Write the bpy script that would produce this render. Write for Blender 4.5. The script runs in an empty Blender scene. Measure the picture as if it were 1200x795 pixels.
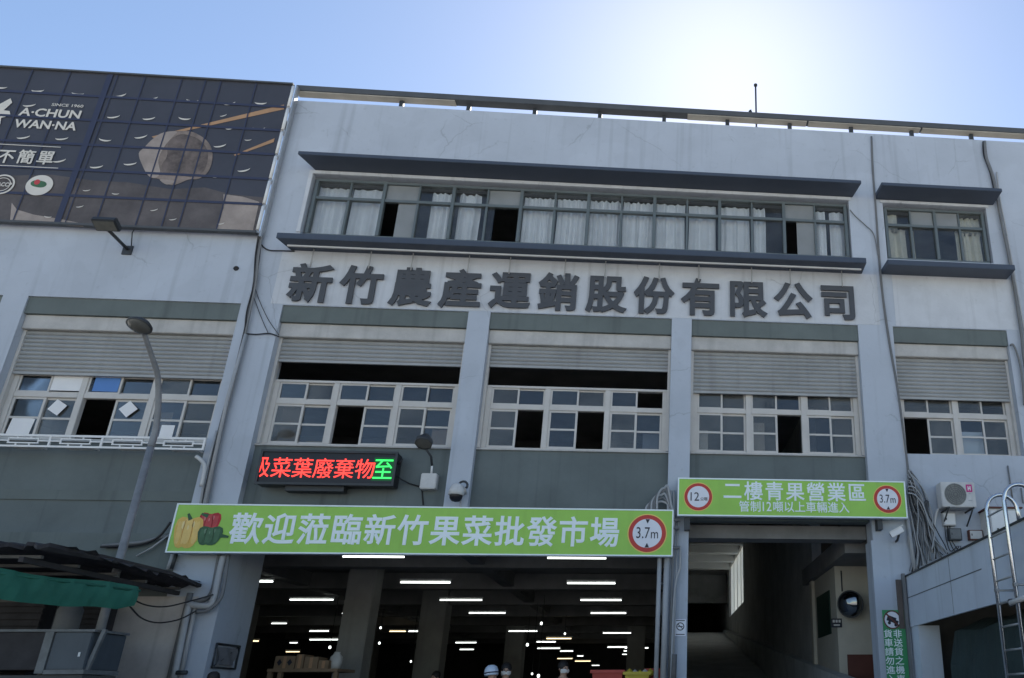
import bpy, bmesh, math, random
from mathutils import Vector, Matrix
random.seed(7)
S = bpy.context.scene
COL = S.collection

# ------------------------------------------------------------------ camera
CAM_Z, FPX, PX, PY = 1.6, 922.24, 864.39, 453.62            # focal length and optical axis, in pixels of a 1200 x 795 frame
PITCH, YAW, ROLL = .374721, .0984745, -.00862319
def cam_axes():
    cp, sp, cy, sy, cr, sr = math.cos(PITCH), math.sin(PITCH), math.cos(YAW), math.sin(YAW), math.cos(ROLL), math.sin(ROLL)
    f = Vector((sy*cp, cy*cp, sp)); r = Vector((cy, -sy, 0)); u = r.cross(f)
    return r*cr + u*sr, u*cr - r*sr, f
AX = cam_axes()
cd = bpy.data.cameras.new('camera'); cam = bpy.data.objects.new('camera', cd); COL.objects.link(cam)
m = Matrix.Identity(4)
for i in range(3):
    m[i][0], m[i][1], m[i][2] = AX[0][i], AX[1][i], -AX[2][i]
m[2][3] = CAM_Z
cam.matrix_world = m
cd.sensor_width = 36; cd.lens = FPX/1200*36
cd.shift_x = (600-PX)/1200; cd.shift_y = (PY-397.5)/1200
cd.clip_start = .1; cd.clip_end = 3000
S.camera = cam

# ------------------------------------------------------------------ sky, sun, exposure
SUN_AZ, SUN_EL = math.radians(5.0), math.radians(43.5)      # behind the building, azimuth measured from +Y towards +X
w = bpy.data.worlds.new('World'); S.world = w; w.use_nodes = True
nt = w.node_tree; bg = nt.nodes['Background']
sky = nt.nodes.new('ShaderNodeTexSky'); sky.sky_type = 'NISHITA'; sky.sun_disc = False
sky.sun_elevation = SUN_EL; sky.sun_rotation = SUN_AZ
sky.altitude = 50; sky.air_density = 1.0; sky.dust_density = .24; sky.ozone_density = 1.1
nt.links.new(sky.outputs[0], bg.inputs[0]); bg.inputs[1].default_value = .09
sl = bpy.data.lights.new('sun', 'SUN'); sl.energy = 5.0; sl.angle = math.radians(.5); sl.color = (1, .95, .87)
so = bpy.data.objects.new('sun', sl); COL.objects.link(so)
sd = Vector((math.sin(SUN_AZ)*math.cos(SUN_EL), math.cos(SUN_AZ)*math.cos(SUN_EL), math.sin(SUN_EL)))
so.rotation_euler = sd.to_track_quat('Z', 'Y').to_euler(); so.location = sd*200
S.view_settings.view_transform = 'Standard'; S.view_settings.look = 'None'
S.view_settings.gamma = 1; S.view_settings.use_curve_mapping = False
S.view_settings.exposure = 1.06
S.render.engine = 'CYCLES'
S.cycles.max_bounces = 6; S.cycles.transparent_max_bounces = 12; S.cycles.caustics_reflective = False; S.cycles.caustics_refractive = False

# ------------------------------------------------------------------ helpers: measuring
def ray(x, y):
    d = AX[0]*((x-PX)/FPX) + AX[1]*(-(y-PY)/FPX) + AX[2]
    return d/d.y
def at(x, y, Y=15.0):                                         # a measured pixel, at its own real distance Y
    d = ray(x, y)*Y
    return Vector((d.x, Y, d.z+CAM_Z))
def atX(x, y, X):
    d = ray(x, y); return at(x, y, X/d.x)
def atZ(x, y, Z):
    d = ray(x, y); return at(x, y, (Z-CAM_Z)/d.z)

# ------------------------------------------------------------------ helpers: materials
def lnk(t, a, b): t.links.new(a, b)
def mat(name, col, rough=.7, metal=0., var=.12, scale=2.0, streak=0., bump=0., emit=None, spec=.4, worn=False):
    M = bpy.data.materials.new(name); M.use_nodes = True
    t = M.node_tree; p = t.nodes['Principled BSDF']
    p.inputs['Roughness'].default_value = rough; p.inputs['Metallic'].default_value = metal
    p.inputs['Specular IOR Level'].default_value = spec
    tc = t.nodes.new('ShaderNodeTexCoord')
    n = t.nodes.new('ShaderNodeTexNoise'); n.inputs['Scale'].default_value = scale; n.inputs['Detail'].default_value = 8
    n.inputs['Roughness'].default_value = .65
    lnk(t, tc.outputs['Object'], n.inputs['Vector'])
    mr = t.nodes.new('ShaderNodeMapRange'); mr.inputs[1].default_value = .3; mr.inputs[2].default_value = .7
    mr.inputs[3].default_value = 1-var; mr.inputs[4].default_value = 1+var
    lnk(t, n.outputs['Fac'], mr.inputs[0])
    fac = mr.outputs[0]
    if streak:
        mp = t.nodes.new('ShaderNodeMapping'); mp.inputs['Scale'].default_value = (3.2, 3.2, .12)
        lnk(t, tc.outputs['Object'], mp.inputs[0])
        n2 = t.nodes.new('ShaderNodeTexNoise'); n2.inputs['Scale'].default_value = 1.6; n2.inputs['Detail'].default_value = 5
        lnk(t, mp.outputs[0], n2.inputs['Vector'])
        m2 = t.nodes.new('ShaderNodeMapRange'); m2.inputs[1].default_value = .56; m2.inputs[2].default_value = .78
        m2.inputs[3].default_value = 1; m2.inputs[4].default_value = 1-streak
        lnk(t, n2.outputs['Fac'], m2.inputs[0])
        mu = t.nodes.new('ShaderNodeMath'); mu.operation = 'MULTIPLY'
        lnk(t, fac, mu.inputs[0]); lnk(t, m2.outputs[0], mu.inputs[1]); fac = mu.outputs[0]
    def times(a, b):
        q = t.nodes.new('ShaderNodeMath'); q.operation = 'MULTIPLY'; lnk(t, a, q.inputs[0]); lnk(t, b, q.inputs[1]); return q.outputs[0]
    def ramp_(src, i0, i1, o0, o1):
        q = t.nodes.new('ShaderNodeMapRange'); lnk(t, src, q.inputs[0])
        for k, v in zip((1, 2, 3, 4), (i0, i1, o0, o1)): q.inputs[k].default_value = v
        return q.outputs[0]
    if worn:                                                    # overpainted patches, hairline cracks, small spots
        a = t.nodes.new('ShaderNodeTexNoise'); a.inputs['Scale'].default_value = .55; a.inputs['Detail'].default_value = 3; a.inputs['Distortion'].default_value = .6
        lnk(t, tc.outputs['Object'], a.inputs['Vector']); fac = times(fac, ramp_(a.outputs['Fac'], .545, .56, 1, .965)); fac = times(fac, ramp_(a.outputs['Fac'], .40, .41, 1.03, 1))
        b = t.nodes.new('ShaderNodeTexVoronoi'); b.feature = 'DISTANCE_TO_EDGE'; b.inputs['Scale'].default_value = .75
        d = t.nodes.new('ShaderNodeTexNoise'); d.inputs['Scale'].default_value = 2.5; d.inputs['Detail'].default_value = 5; lnk(t, tc.outputs['Object'], d.inputs['Vector'])
        mx = t.nodes.new('ShaderNodeMix'); mx.data_type = 'RGBA'; mx.inputs[0].default_value = .22
        lnk(t, tc.outputs['Object'], mx.inputs[6]); lnk(t, d.outputs['Color'], mx.inputs[7]); lnk(t, mx.outputs[2], b.inputs['Vector'])
        cr = ramp_(b.outputs['Distance'], .001, .007, .80, 1)
        e = ramp_(a.outputs['Fac'], .50, .56, 0, 1)
        q = t.nodes.new('ShaderNodeMix'); q.data_type = 'FLOAT'; lnk(t, e, q.inputs[0]); q.inputs[2].default_value = 1; lnk(t, cr, q.inputs[3])
        fac = times(fac, q.outputs[0])
        g = t.nodes.new('ShaderNodeTexNoise'); g.inputs['Scale'].default_value = 9; g.inputs['Detail'].default_value = 6; lnk(t, tc.outputs['Object'], g.inputs['Vector'])
        fac = times(fac, ramp_(g.outputs['Fac'], .62, .72, 1, .90))
    vm = t.nodes.new('ShaderNodeVectorMath'); vm.operation = 'SCALE'; vm.inputs[0].default_value = col
    lnk(t, fac, vm.inputs['Scale']); lnk(t, vm.outputs[0], p.inputs['Base Color'])
    if bump:
        n3 = t.nodes.new('ShaderNodeTexNoise'); n3.inputs['Scale'].default_value = scale*14; n3.inputs['Detail'].default_value = 4
        lnk(t, tc.outputs['Object'], n3.inputs['Vector'])
        b = t.nodes.new('ShaderNodeBump'); b.inputs['Strength'].default_value = bump; b.inputs['Distance'].default_value = .02
        lnk(t, n3.outputs['Fac'], b.inputs['Height']); lnk(t, b.outputs[0], p.inputs['Normal'])
    if emit:
        p.inputs['Emission Color'].default_value = (*emit[0], 1); p.inputs['Emission Strength'].default_value = emit[1]
    return M
def glass(name, tint, ior=1.5, dirt=.10, frost=0.):
    M = bpy.data.materials.new(name); M.use_nodes = True; t = M.node_tree
    for n in list(t.nodes): t.nodes.remove(n)
    out = t.nodes.new('ShaderNodeOutputMaterial')
    tr = t.nodes.new('ShaderNodeBsdfTransparent'); tr.inputs[0].default_value = (*tint, 1)
    gl = t.nodes.new('ShaderNodeBsdfGlossy'); gl.inputs['Roughness'].default_value = .04
    df = t.nodes.new('ShaderNodeBsdfDiffuse'); df.inputs[0].default_value = (.45, .47, .47, 1)
    tc = t.nodes.new('ShaderNodeTexCoord'); n = t.nodes.new('ShaderNodeTexNoise'); n.inputs['Scale'].default_value = 1.7; n.inputs['Detail'].default_value = 6
    lnk(t, tc.outputs['Object'], n.inputs['Vector'])
    mr = t.nodes.new('ShaderNodeMapRange'); mr.inputs[1].default_value = .3; mr.inputs[2].default_value = .75
    mr.inputs[3].default_value = dirt*.4+frost; mr.inputs[4].default_value = dirt*1.6+frost
    lnk(t, n.outputs['Fac'], mr.inputs[0])
    m1 = t.nodes.new('ShaderNodeMixShader'); lnk(t, mr.outputs[0], m1.inputs[0]); lnk(t, tr.outputs[0], m1.inputs[1]); lnk(t, df.outputs[0], m1.inputs[2])
    fr = t.nodes.new('ShaderNodeFresnel'); fr.inputs[0].default_value = ior
    nb = t.nodes.new('ShaderNodeTexNoise'); nb.inputs['Scale'].default_value = .9; lnk(t, tc.outputs['Object'], nb.inputs['Vector'])
    bp = t.nodes.new('ShaderNodeBump'); bp.inputs['Strength'].default_value = .25; bp.inputs['Distance'].default_value = .02
    lnk(t, nb.outputs['Fac'], bp.inputs['Height']); lnk(t, bp.outputs[0], gl.inputs['Normal'])
    m2 = t.nodes.new('ShaderNodeMixShader'); lnk(t, fr.outputs[0], m2.inputs[0]); lnk(t, m1.outputs[0], m2.inputs[1]); lnk(t, gl.outputs[0], m2.inputs[2])
    lnk(t, m2.outputs[0], out.inputs[0])
    return M

M = {}
M['wall'] = mat('wall paint', (.455, .50, .565), .8, var=.07, scale=.6, streak=.22, bump=.12, worn=True)
M['wall_low'] = mat('pale wall paint', (.56, .585, .62), .8, var=.10, scale=1.1, streak=.26, bump=.12, worn=True)
M['band'] = mat('green grey paint', (.135, .16, .155), .75, var=.16, scale=.8, streak=.28, bump=.08)
M['spandrel'] = mat('dark green grey paint', (.13, .155, .155), .75, var=.18, scale=.7, streak=.32, bump=.10)
M['canopy'] = mat('navy grey painted metal', (.058, .074, .105), .5, var=.08, scale=1.5, streak=.1)
M['alu_dark'] = mat('grey green aluminium', (.14, .165, .17), .45, .2, var=.05)
M['alu_white'] = mat('off white window frame', (.56, .54, .51), .55, var=.08, scale=3)
M['shutter'] = mat('roller shutter slats', (.36, .365, .36), .5, .15, var=.12, scale=1.5, streak=.2)
M['shbox'] = mat('shutter casing', (.47, .46, .44), .7, var=.14, scale=2.5, streak=.22, bump=.1)
def translucent(name, col):
    K = bpy.data.materials.new(name); K.use_nodes = True; t = K.node_tree
    for n in list(t.nodes): t.nodes.remove(n)
    out = t.nodes.new('ShaderNodeOutputMaterial'); a = t.nodes.new('ShaderNodeBsdfTranslucent'); b = t.nodes.new('ShaderNodeBsdfDiffuse'); x = t.nodes.new('ShaderNodeMixShader')
    a.inputs[0].default_value = b.inputs[0].default_value = (*col, 1); x.inputs[0].default_value = .25
    lnk(t, a.outputs[0], x.inputs[1]); lnk(t, b.outputs[0], x.inputs[2]); lnk(t, x.outputs[0], out.inputs[0])
    return K
M['milky'] = translucent('milky plastic sheet', (.85, .86, .82))
M['glass'] = glass('window glass', (.86, .90, .93), 1.55, .035)
M['glass_grey'] = glass('greyish window glass', (.75, .78, .80), 1.45, .14)
M['glass_clear'] = glass('clean window glass', (.92, .94, .95), 1.6, .01)
M['glass_dusty'] = glass('dusty window glass', (.80, .80, .78), 1.5, .12)
M['glass_curtain'] = glass('office window glass', (.93, .95, .96), 1.4, .05)
M['frost'] = glass('frosted glass', (.5, .53, .55), 1.45, .10, .45)
M['curtain'] = mat('white curtain', (.86, .86, .87), .9, var=.05, scale=4)
M['curtain_warm'] = mat('cream curtain', (.68, .64, .52), .9, var=.08, scale=4)
M['paper'] = mat('white paper', (.8, .8, .8), .8, var=.04)
M['bluefilm'] = mat('blue film', (.09, .22, .52), .4, var=.08)
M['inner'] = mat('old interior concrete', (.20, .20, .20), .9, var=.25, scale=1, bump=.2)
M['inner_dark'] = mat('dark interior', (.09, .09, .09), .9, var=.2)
M['column'] = mat('column concrete', (.30, .30, .29), .85, var=.15, scale=1.5, streak=.2, bump=.1)
M['ramp'] = mat('ramp wall concrete', (.48, .48, .47), .85, var=.18, scale=1.2, streak=.2, bump=.1)
M['cream'] = mat('cream wall paint', (.50, .475, .41), .8, var=.1, scale=1.2, bump=.1)
M['asphalt'] = mat('asphalt', (.055, .055, .057), .9, var=.2, scale=3, bump=.3)
M['concrete'] = mat('forecourt concrete', (.46, .44, .41), .9, var=.15, scale=.6, bump=.2)
M['roofslab'] = mat('grey roof edge', (.085, .092, .10), .7, var=.12, scale=2)
M['soffit'] = mat('beige soffit board', (.46, .43, .37), .8, var=.15, scale=2)
M['pole'] = mat('weathered lamp post steel', (.24, .25, .26), .6, .2, var=.2, scale=5, streak=.2)
M['metal'] = mat('galvanised steel', (.45, .46, .47), .4, .6, var=.15, scale=5)
M['chrome'] = mat('polished steel', (.72, .72, .72), .22, .95, var=.04)
M['dkmetal'] = mat('dark painted steel', (.05, .055, .06), .5, .2, var=.15)
M['pvc'] = mat('grey plastic pipe', (.38, .39, .40), .6, var=.12, scale=3)
M['pvc_dark'] = mat('dim grey pipe', (.17, .175, .18), .6, var=.15, scale=3)
M['cable'] = mat('black cable', (.025, .025, .027), .6, var=.1)
M['cable_grey'] = mat('grey cable', (.20, .205, .21), .6, var=.1)
M['letter'] = mat('dark grey letter metal', (.075, .078, .085), .5, .1, var=.1, scale=3)
M['white'] = mat('white paint', (.78, .78, .77), .5, var=.05)
M['dirty_white'] = mat('weathered white', (.58, .58, .57), .6, var=.12, scale=4, streak=.15)
M['sign_green'] = mat('lime sign sheet', (.33, .61, .10), .45, var=.08, scale=1.2, streak=.10)
M['sign_green2'] = mat('mid green sign sheet', (.05, .30, .12), .45, var=.06, scale=1)
M['sign_text'] = mat('pale blue lettering', (.84, .92, .95), .45, var=.03)
M['sign_red'] = mat('sign red', (.52, .045, .035), .45, var=.05)
M['sign_yellow'] = mat('sign yellow', (.80, .62, .16), .45, var=.05)
M['sign_white'] = mat('sign white', (.76, .78, .84), .45, var=.03)
M['ink'] = mat('black ink', (.02, .022, .035), .45, var=.03)
M['led_black'] = mat('display black', (.012, .012, .016), .35, var=.1)
M['led_red'] = mat('red display light', (.1, 0, 0), .5, emit=((1, .045, .035), 1.3))
M['led_green'] = mat('green display light', (0, .1, .02), .5, emit=((.05, 1, .16), .75))
M['led_green_dim'] = mat('dim green display field', (0, .03, .01), .5, emit=((.01, .25, .06), .10))
M['tube'] = mat('fluorescent tube', (.9, .9, .9), .5, emit=((.93, 1, .95), 1.6))
M['tube_warm'] = mat('warm lamp', (.9, .8, .6), .5, emit=((1, .80, .45), 1.3))
M['poster'] = mat('dark slate printed sheet', (.052, .056, .074), .6, var=.16, scale=.6)
M['poster_low'] = mat('grey printed sheet', (.098, .085, .084), .6, var=.40, scale=1.4)
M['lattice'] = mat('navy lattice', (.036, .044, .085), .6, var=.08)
M['print_cream'] = mat('cream print', (.66, .63, .57), .6, var=.06)
M['print_tan'] = mat('tan print', (.42, .25, .14), .6, var=.12, scale=2)
M['print_meat'] = mat('beige brown print', (.23, .185, .16), .6, var=.4, scale=3)
M['print_meat2'] = mat('brown grey print', (.125, .10, .09), .6, var=.55, scale=4)
M['print_pale'] = mat('pale print', (.33, .28, .25), .6, var=.25, scale=2)
M['pepper_y'] = mat('yellow pepper print', (.72, .47, .11), .5, var=.12, scale=6)
M['pepper_y2'] = mat('light yellow pepper print', (.78, .55, .18), .5, var=.1, scale=6)
M['pepper_r'] = mat('red pepper print', (.42, .02, .03), .5, var=.25, scale=6)
M['pepper_r2'] = mat('light red pepper print', (.50, .06, .065), .5, var=.2, scale=6)
M['pepper_g'] = mat('green pepper print', (.03, .10, .045), .5, var=.25, scale=6)
M['pepper_g2'] = mat('light green pepper print', (.06, .15, .075), .5, var=.2, scale=6)
for k_, c3, c4 in (('pepper_y', (.80, .64, .30), (.56, .27, .05)), ('pepper_r', (.66, .20, .20), (.26, .01, .015)), ('pepper_g', (.14, .24, .15), (.018, .06, .02))):
    M[k_+'3'] = mat('pepper glint print', c3, .5, var=.05); M[k_+'4'] = mat('pepper groove print', c4, .5, var=.1)
M['tarp'] = mat('green canvas', (.025, .15, .105), .75, var=.15, scale=2, streak=.2, bump=.2)
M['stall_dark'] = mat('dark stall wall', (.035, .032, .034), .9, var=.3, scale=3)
M['board_brown'] = mat('dull brown board', (.11, .09, .08), .8, var=.2)
M['dktarp'] = mat('dark green canvas', (.035, .055, .055), .75, var=.2, scale=2, streak=.25, bump=.3)
M['roofsheet'] = mat('dark corrugated sheet', (.050, .047, .050), .9, var=.3, scale=3, streak=.2)
M['batten'] = mat('weathered batten', (.13, .125, .12), .8, var=.25, scale=4)
M['stallwall'] = mat('stained plaster', (.52, .49, .47), .9, var=.16, scale=1.4, streak=.25, bump=.2)
M['cabinet'] = mat('grey blue sheet metal', (.075, .092, .11), .5, .1, var=.15, scale=2, streak=.2)
M['cabinet_edge'] = mat('worn aluminium edge', (.17, .18, .185), .6, .2, var=.25, scale=6)
M['fascia'] = mat('pale blue sheet metal', (.60, .66, .74), .6, .0, var=.08, scale=1.2, streak=.22)
M['card'] = mat('cardboard', (.24, .17, .11), .85, var=.15, scale=3)
M['bin_red'] = mat('red plastic', (.50, .07, .055), .5, var=.1)
M['bin_yellow'] = mat('yellow plastic', (.62, .50, .06), .5, var=.15)
M['brown'] = mat('brown door paint', (.12, .04, .03), .6, var=.15)
M['board'] = mat('dark green board', (.01, .035, .022), .5, var=.1)
M['skin'] = mat('skin', (.48, .30, .21), .6, var=.08)
M['hair'] = mat('black hair', (.014, .012, .012), .6, var=.2)
M['cloth_navy'] = mat('navy cloth', (.03, .035, .075), .9, var=.15)
M['cloth_dark'] = mat('charcoal cloth', (.03, .03, .032), .9, var=.15)
M['cloth_grey'] = mat('grey cloth', (.18, .18, .19), .9, var=.15)
M['mask'] = mat('face mask', (.66, .64, .60), .9, var=.04)
M['helmet'] = mat('blue white helmet', (.62, .72, .86), .3, var=.05)
M['fan'] = mat('grille grey', (.24, .25, .23), .6, var=.15, scale=6)
M['magenta'] = mat('magenta sticker', (.55, .03, .22), .5, var=.05)
M['mirror'] = mat('convex mirror', (.20, .21, .22), .08, 1., var=.03)
M['lens'] = mat('lamp glass', (.12, .12, .11), .2, var=.15, scale=8)

# ------------------------------------------------------------------ helpers: meshes
class MB:
    def __init__(s): s.v = []; s.f = []; s.mi = []; s.sm = []; s.mats = []
    def m(s, name):
        if name not in s.mats: s.mats.append(name)
        return s.mats.index(name)
    def add(s, vs, fs, mt=None, smooth=False):
        o = len(s.v); s.v += [Vector(p) for p in vs]
        k = s.m(mt) if mt else 0
        for f in fs:
            s.f.append([i+o for i in f]); s.mi.append(k); s.sm.append(smooth)
        return s
    def box(s, x0, x1, y0, y1, z0, z1, mt=None):
        vs = [(x, y, z) for z in (z0, z1) for y in (y0, y1) for x in (x0, x1)]
        return s.add(vs, [(0, 2, 3, 1), (4, 5, 7, 6), (0, 1, 5, 4), (2, 6, 7, 3), (0, 4, 6, 2), (1, 3, 7, 5)], mt)
    def obox(s, c, size, rot, mt=None):
        R = rot.to_3x3(); c = Vector(c)
        vs = [c + R @ Vector((sx*size[0]/2, sy*size[1]/2, sz*size[2]/2)) for sz in (-1, 1) for sy in (-1, 1) for sx in (-1, 1)]
        return s.add(vs, [(0, 2, 3, 1), (4, 5, 7, 6), (0, 1, 5, 4), (2, 6, 7, 3), (0, 4, 6, 2), (1, 3, 7, 5)], mt)
    def prism(s, pts, y0, y1, mt=None):                       # outline in x,z; front at y0 (towards the street)
        n = len(pts); a = sum(pts[i][0]*pts[(i+1) % n][1]-pts[(i+1) % n][0]*pts[i][1] for i in range(n))
        if a < 0: pts = pts[::-1]
        vs = [(p[0], y0, p[1]) for p in pts]+[(p[0], y1, p[1]) for p in pts]
        return s.add(vs, [tuple(range(n)), tuple(range(2*n-1, n-1, -1))]+[(i, i+n, (i+1) % n+n, (i+1) % n) for i in range(n)], mt)
    def disc(s, cx, cz, rx, rz, y0, y1, mt=None, n=40, rot=0):
        return s.prism([(cx+rx*math.cos(a)*math.cos(rot)-rz*math.sin(a)*math.sin(rot), cz+rx*math.cos(a)*math.sin(rot)+rz*math.sin(a)*math.cos(rot)) for a in [2*math.pi*i/n for i in range(n)]], y0, y1, mt)
    def ring(s, cx, cz, r0, r1, y0, y1, mt=None, n=48):
        vs = []; fs = []
        for i in range(n):
            a = 2*math.pi*i/n; c, q = math.cos(a), math.sin(a)
            vs += [(cx+r0*c, y0, cz+r0*q), (cx+r1*c, y0, cz+r1*q), (cx+r1*c, y1, cz+r1*q), (cx+r0*c, y1, cz+r0*q)]
            j = (i+1) % n
            fs += [(4*i, 4*i+1, 4*j+1, 4*j)[::1], (4*i+1, 4*i+2, 4*j+2, 4*j+1), (4*i+2, 4*i+3, 4*j+3, 4*j+2), (4*i+3, 4*i, 4*j, 4*j+3)]
        return s.add(vs, fs, mt)
    def tube(s, pts, r, mt=None, n=8, closed=False, r1=None):
        pts = [Vector(p) for p in pts]; k = len(pts); vs = []; fs = []
        up = None
        for i, p in enumerate(pts):
            a = pts[max(i-1, 0)] if not closed else pts[i-1]; b = pts[min(i+1, k-1)] if not closed else pts[(i+1) % k]
            t = (b-a); t = t.normalized() if t.length > 1e-9 else Vector((0, 0, 1))
            if up is None: up = t.orthogonal().normalized()
            up = (up - t*up.dot(t)); up = up.normalized() if up.length > 1e-6 else t.orthogonal().normalized()
            v = t.cross(up); rr = r if r1 is None else r+(r1-r)*i/(k-1)
            vs += [p+(up*math.cos(2*math.pi*j/n)+v*math.sin(2*math.pi*j/n))*rr for j in range(n)]
        for i in range(k if closed else k-1):
            i2 = (i+1) % k
            fs += [(i*n+j, i*n+(j+1) % n, i2*n+(j+1) % n, i2*n+j) for j in range(n)]
        s.add(vs, fs, mt, True)
        if not closed:
            o = len(s.v)-len(vs)
            kk = s.m(mt) if mt else 0
            s.f += [[o+j for j in range(n-1, -1, -1)], [o+(k-1)*n+j for j in range(n)]]; s.mi += [kk, kk]; s.sm += [False, False]
        return s
    def lathe(s, prof, c, axis='Z', mt=None, n=24):           # prof: (radius, height) pairs
        c = Vector(c); vs = []; fs = []
        q = Vector((0, 0, 1)).rotation_difference(Vector(axis).normalized() if not isinstance(axis, str) else {'X': Vector((1, 0, 0)), 'Y': Vector((0, 1, 0)), 'Z': Vector((0, 0, 1))}[axis])
        for r, h in prof:
            vs += [c + q @ Vector((r*math.cos(2*math.pi*j/n), r*math.sin(2*math.pi*j/n), h)) for j in range(n)]
        for i in range(len(prof)-1):
            fs += [(i*n+j, i*n+(j+1) % n, (i+1)*n+(j+1) % n, (i+1)*n+j) for j in range(n)]
        s.add(vs, fs, mt, True)
        return s
    def build(s, name, mt=None, parent=None, bevel=0.):
        if mt and not s.mats: s.mats = [mt]
        elif mt and mt not in s.mats: s.mats[0:0] = []
        me = bpy.data.meshes.new(name); org = Vector((0, 0, 0))
        if parent is None:
            lo = Vector([min(p[i] for p in s.v) for i in range(3)]); hi = Vector([max(p[i] for p in s.v) for i in range(3)])
            org = Vector(((lo.x+hi.x)/2, (lo.y+hi.y)/2, lo.z))
        else:
            r = parent
            while r: org = org + r.location; r = r.parent
        me.from_pydata([p-org for p in s.v], [], s.f); me.update()
        for q in s.mats: me.materials.append(M[q])
        if len(s.mi) == len(me.polygons):
            me.polygons.foreach_set('material_index', s.mi); me.polygons.foreach_set('use_smooth', s.sm)
        bm = bmesh.new(); bm.from_mesh(me); bmesh.ops.recalc_face_normals(bm, faces=bm.faces)
        if bevel:
            bmesh.ops.bevel(bm, geom=[e for e in bm.edges if len(e.link_faces) == 2 and e.calc_face_angle(0) > .6], offset=bevel, segments=2, affect='EDGES', clamp_overlap=True)
        bm.to_mesh(me); bm.free()
        o = bpy.data.objects.new(name, me); COL.objects.link(o)
        if parent: o.parent = parent
        else: o.location = org
        return o
def tag(o, label=None, cat=None, group=None, kind=None):
    for k, v in (('label', label), ('category', cat), ('group', group), ('kind', kind)):
        if v: o[k] = v
    return o
def thing(name, label, cat, loc, group=None):
    o = bpy.data.objects.new(name, None); COL.objects.link(o); o.location = loc; o.empty_display_size = .2
    return tag(o, label, cat, group)
def copy_tree(o, parent=None):
    c = o.copy(); COL.objects.link(c)
    if parent: c.parent = parent
    for ch in [q for q in bpy.data.objects if q.parent == o]: copy_tree(ch, c)
    return c
def holes_wall(mb, x0, x1, z0, z1, y0, y1, holes, mt=None):   # a wall slab with rectangular openings, no inner faces
    xs = sorted({x0, x1} | {min(max(h[i], x0), x1) for h in holes for i in (0, 1)})
    zs = sorted({z0, z1} | {min(max(h[i], z0), z1) for h in holes for i in (2, 3)})
    def solid(i, j):
        if i < 0 or j < 0 or i >= len(xs)-1 or j >= len(zs)-1: return False
        cx, cz = (xs[i]+xs[i+1])/2, (zs[j]+zs[j+1])/2
        return not any(h[0] < cx < h[1] and h[2] < cz < h[3] for h in holes)
    ids = {}; vs = []; fs = []
    def vid(i, j, k):
        if (i, j, k) not in ids:
            ids[i, j, k] = len(vs); vs.append((xs[i], (y0, y1)[k], zs[j]))
        return ids[i, j, k]
    for i in range(len(xs)-1):
        for j in range(len(zs)-1):
            if not solid(i, j): continue
            a, b, c, d = [(i, j), (i+1, j), (i+1, j+1), (i, j+1)]
            fs.append([vid(*q, 0) for q in (a, b, c, d)]); fs.append([vid(*q, 1) for q in (d, c, b, a)])
            for (di, dj), (p, q) in (((0, -1), (a, b)), ((1, 0), (b, c)), ((0, 1), (c, d)), ((-1, 0), (d, a))):
                if not solid(i+di, j+dj): fs.append([vid(*p, 0), vid(*p, 1), vid(*q, 1), vid(*q, 0)])
    return mb.add(vs, fs, mt)

# ------------------------------------------------------------------ lettering: the built-in typeface, turned into solid sheet letters
_glyph = {}
def prepare(items):
    obs = []
    for s, bold in items:
        if (s, bold) in _glyph: continue
        c = bpy.data.curves.new('lettering', 'FONT'); c.body = s; c.extrude = .5; c.bevel_depth = bold; c.bevel_resolution = 1; c.resolution_u = 3
        o = bpy.data.objects.new('lettering', c); COL.objects.link(o); obs.append((s, bold, o, c)); _glyph[s, bold] = None
    dg = bpy.context.evaluated_depsgraph_get(); dg.update()
    for s, bold, o, c in obs:
        me = bpy.data.meshes.new_from_object(o.evaluated_get(dg))
        _glyph[s, bold] = ([v.co.copy() for v in me.vertices], [tuple(p.vertices) for p in me.polygons])
        bpy.data.meshes.remove(me)
    for s, bold, o, c in obs:
        bpy.data.objects.remove(o); bpy.data.curves.remove(c)
def text(mb, s, x0, x1, z0, z1, yb, depth, mt, bold=0., em=False, slant=0.):
    vs, fs = _glyph[s, bold]
    if em: lx, hx, lz, hz = 0, 1, -.1, .86
    else:
        lx, hx = min(v.x for v in vs), max(v.x for v in vs); lz, hz = min(v.y for v in vs), max(v.y for v in vs)
    out = []
    for v in vs:
        zz = z0+(v.y-lz)/(hz-lz)*(z1-z0)
        out.append((x0+(v.x-lx)/(hx-lx)*(x1-x0)+slant*(zz-z0), yb-(v.z+.5)*depth, zz))
    return mb.add(out, fs, mt)
NAME = '新竹農產運銷股份有限公司'
WELCOME = '歡迎蒞臨新竹果菜批發市場'
LEDT = '及菜葉廢棄物至'
prepare([(c, .028) for c in NAME] + [(c, .018) for c in WELCOME] + [(c, .0) for c in LEDT] +
        [(s, .014) for s in '二樓青果營業區'] + [(s, .008) for s in '管制12噸以上車輛進入'] +
        [(s, .012) for s in '非送貨之機車貨車請勿進入'] + [(s, .016) for s in '不簡單'] +
        [('A·CHUN', .025), ('WAN·NA', .025), ('SINCE 1960', .01), ('3.7', 0.), ('m', 0.), ('12', 0.), ('公噸', .0), ('管制', .008), ('12', .008), ('噸以上車輛進入', .008), ('HACCP', .03), ('H', .06), ('CAS', .02)])

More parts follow.
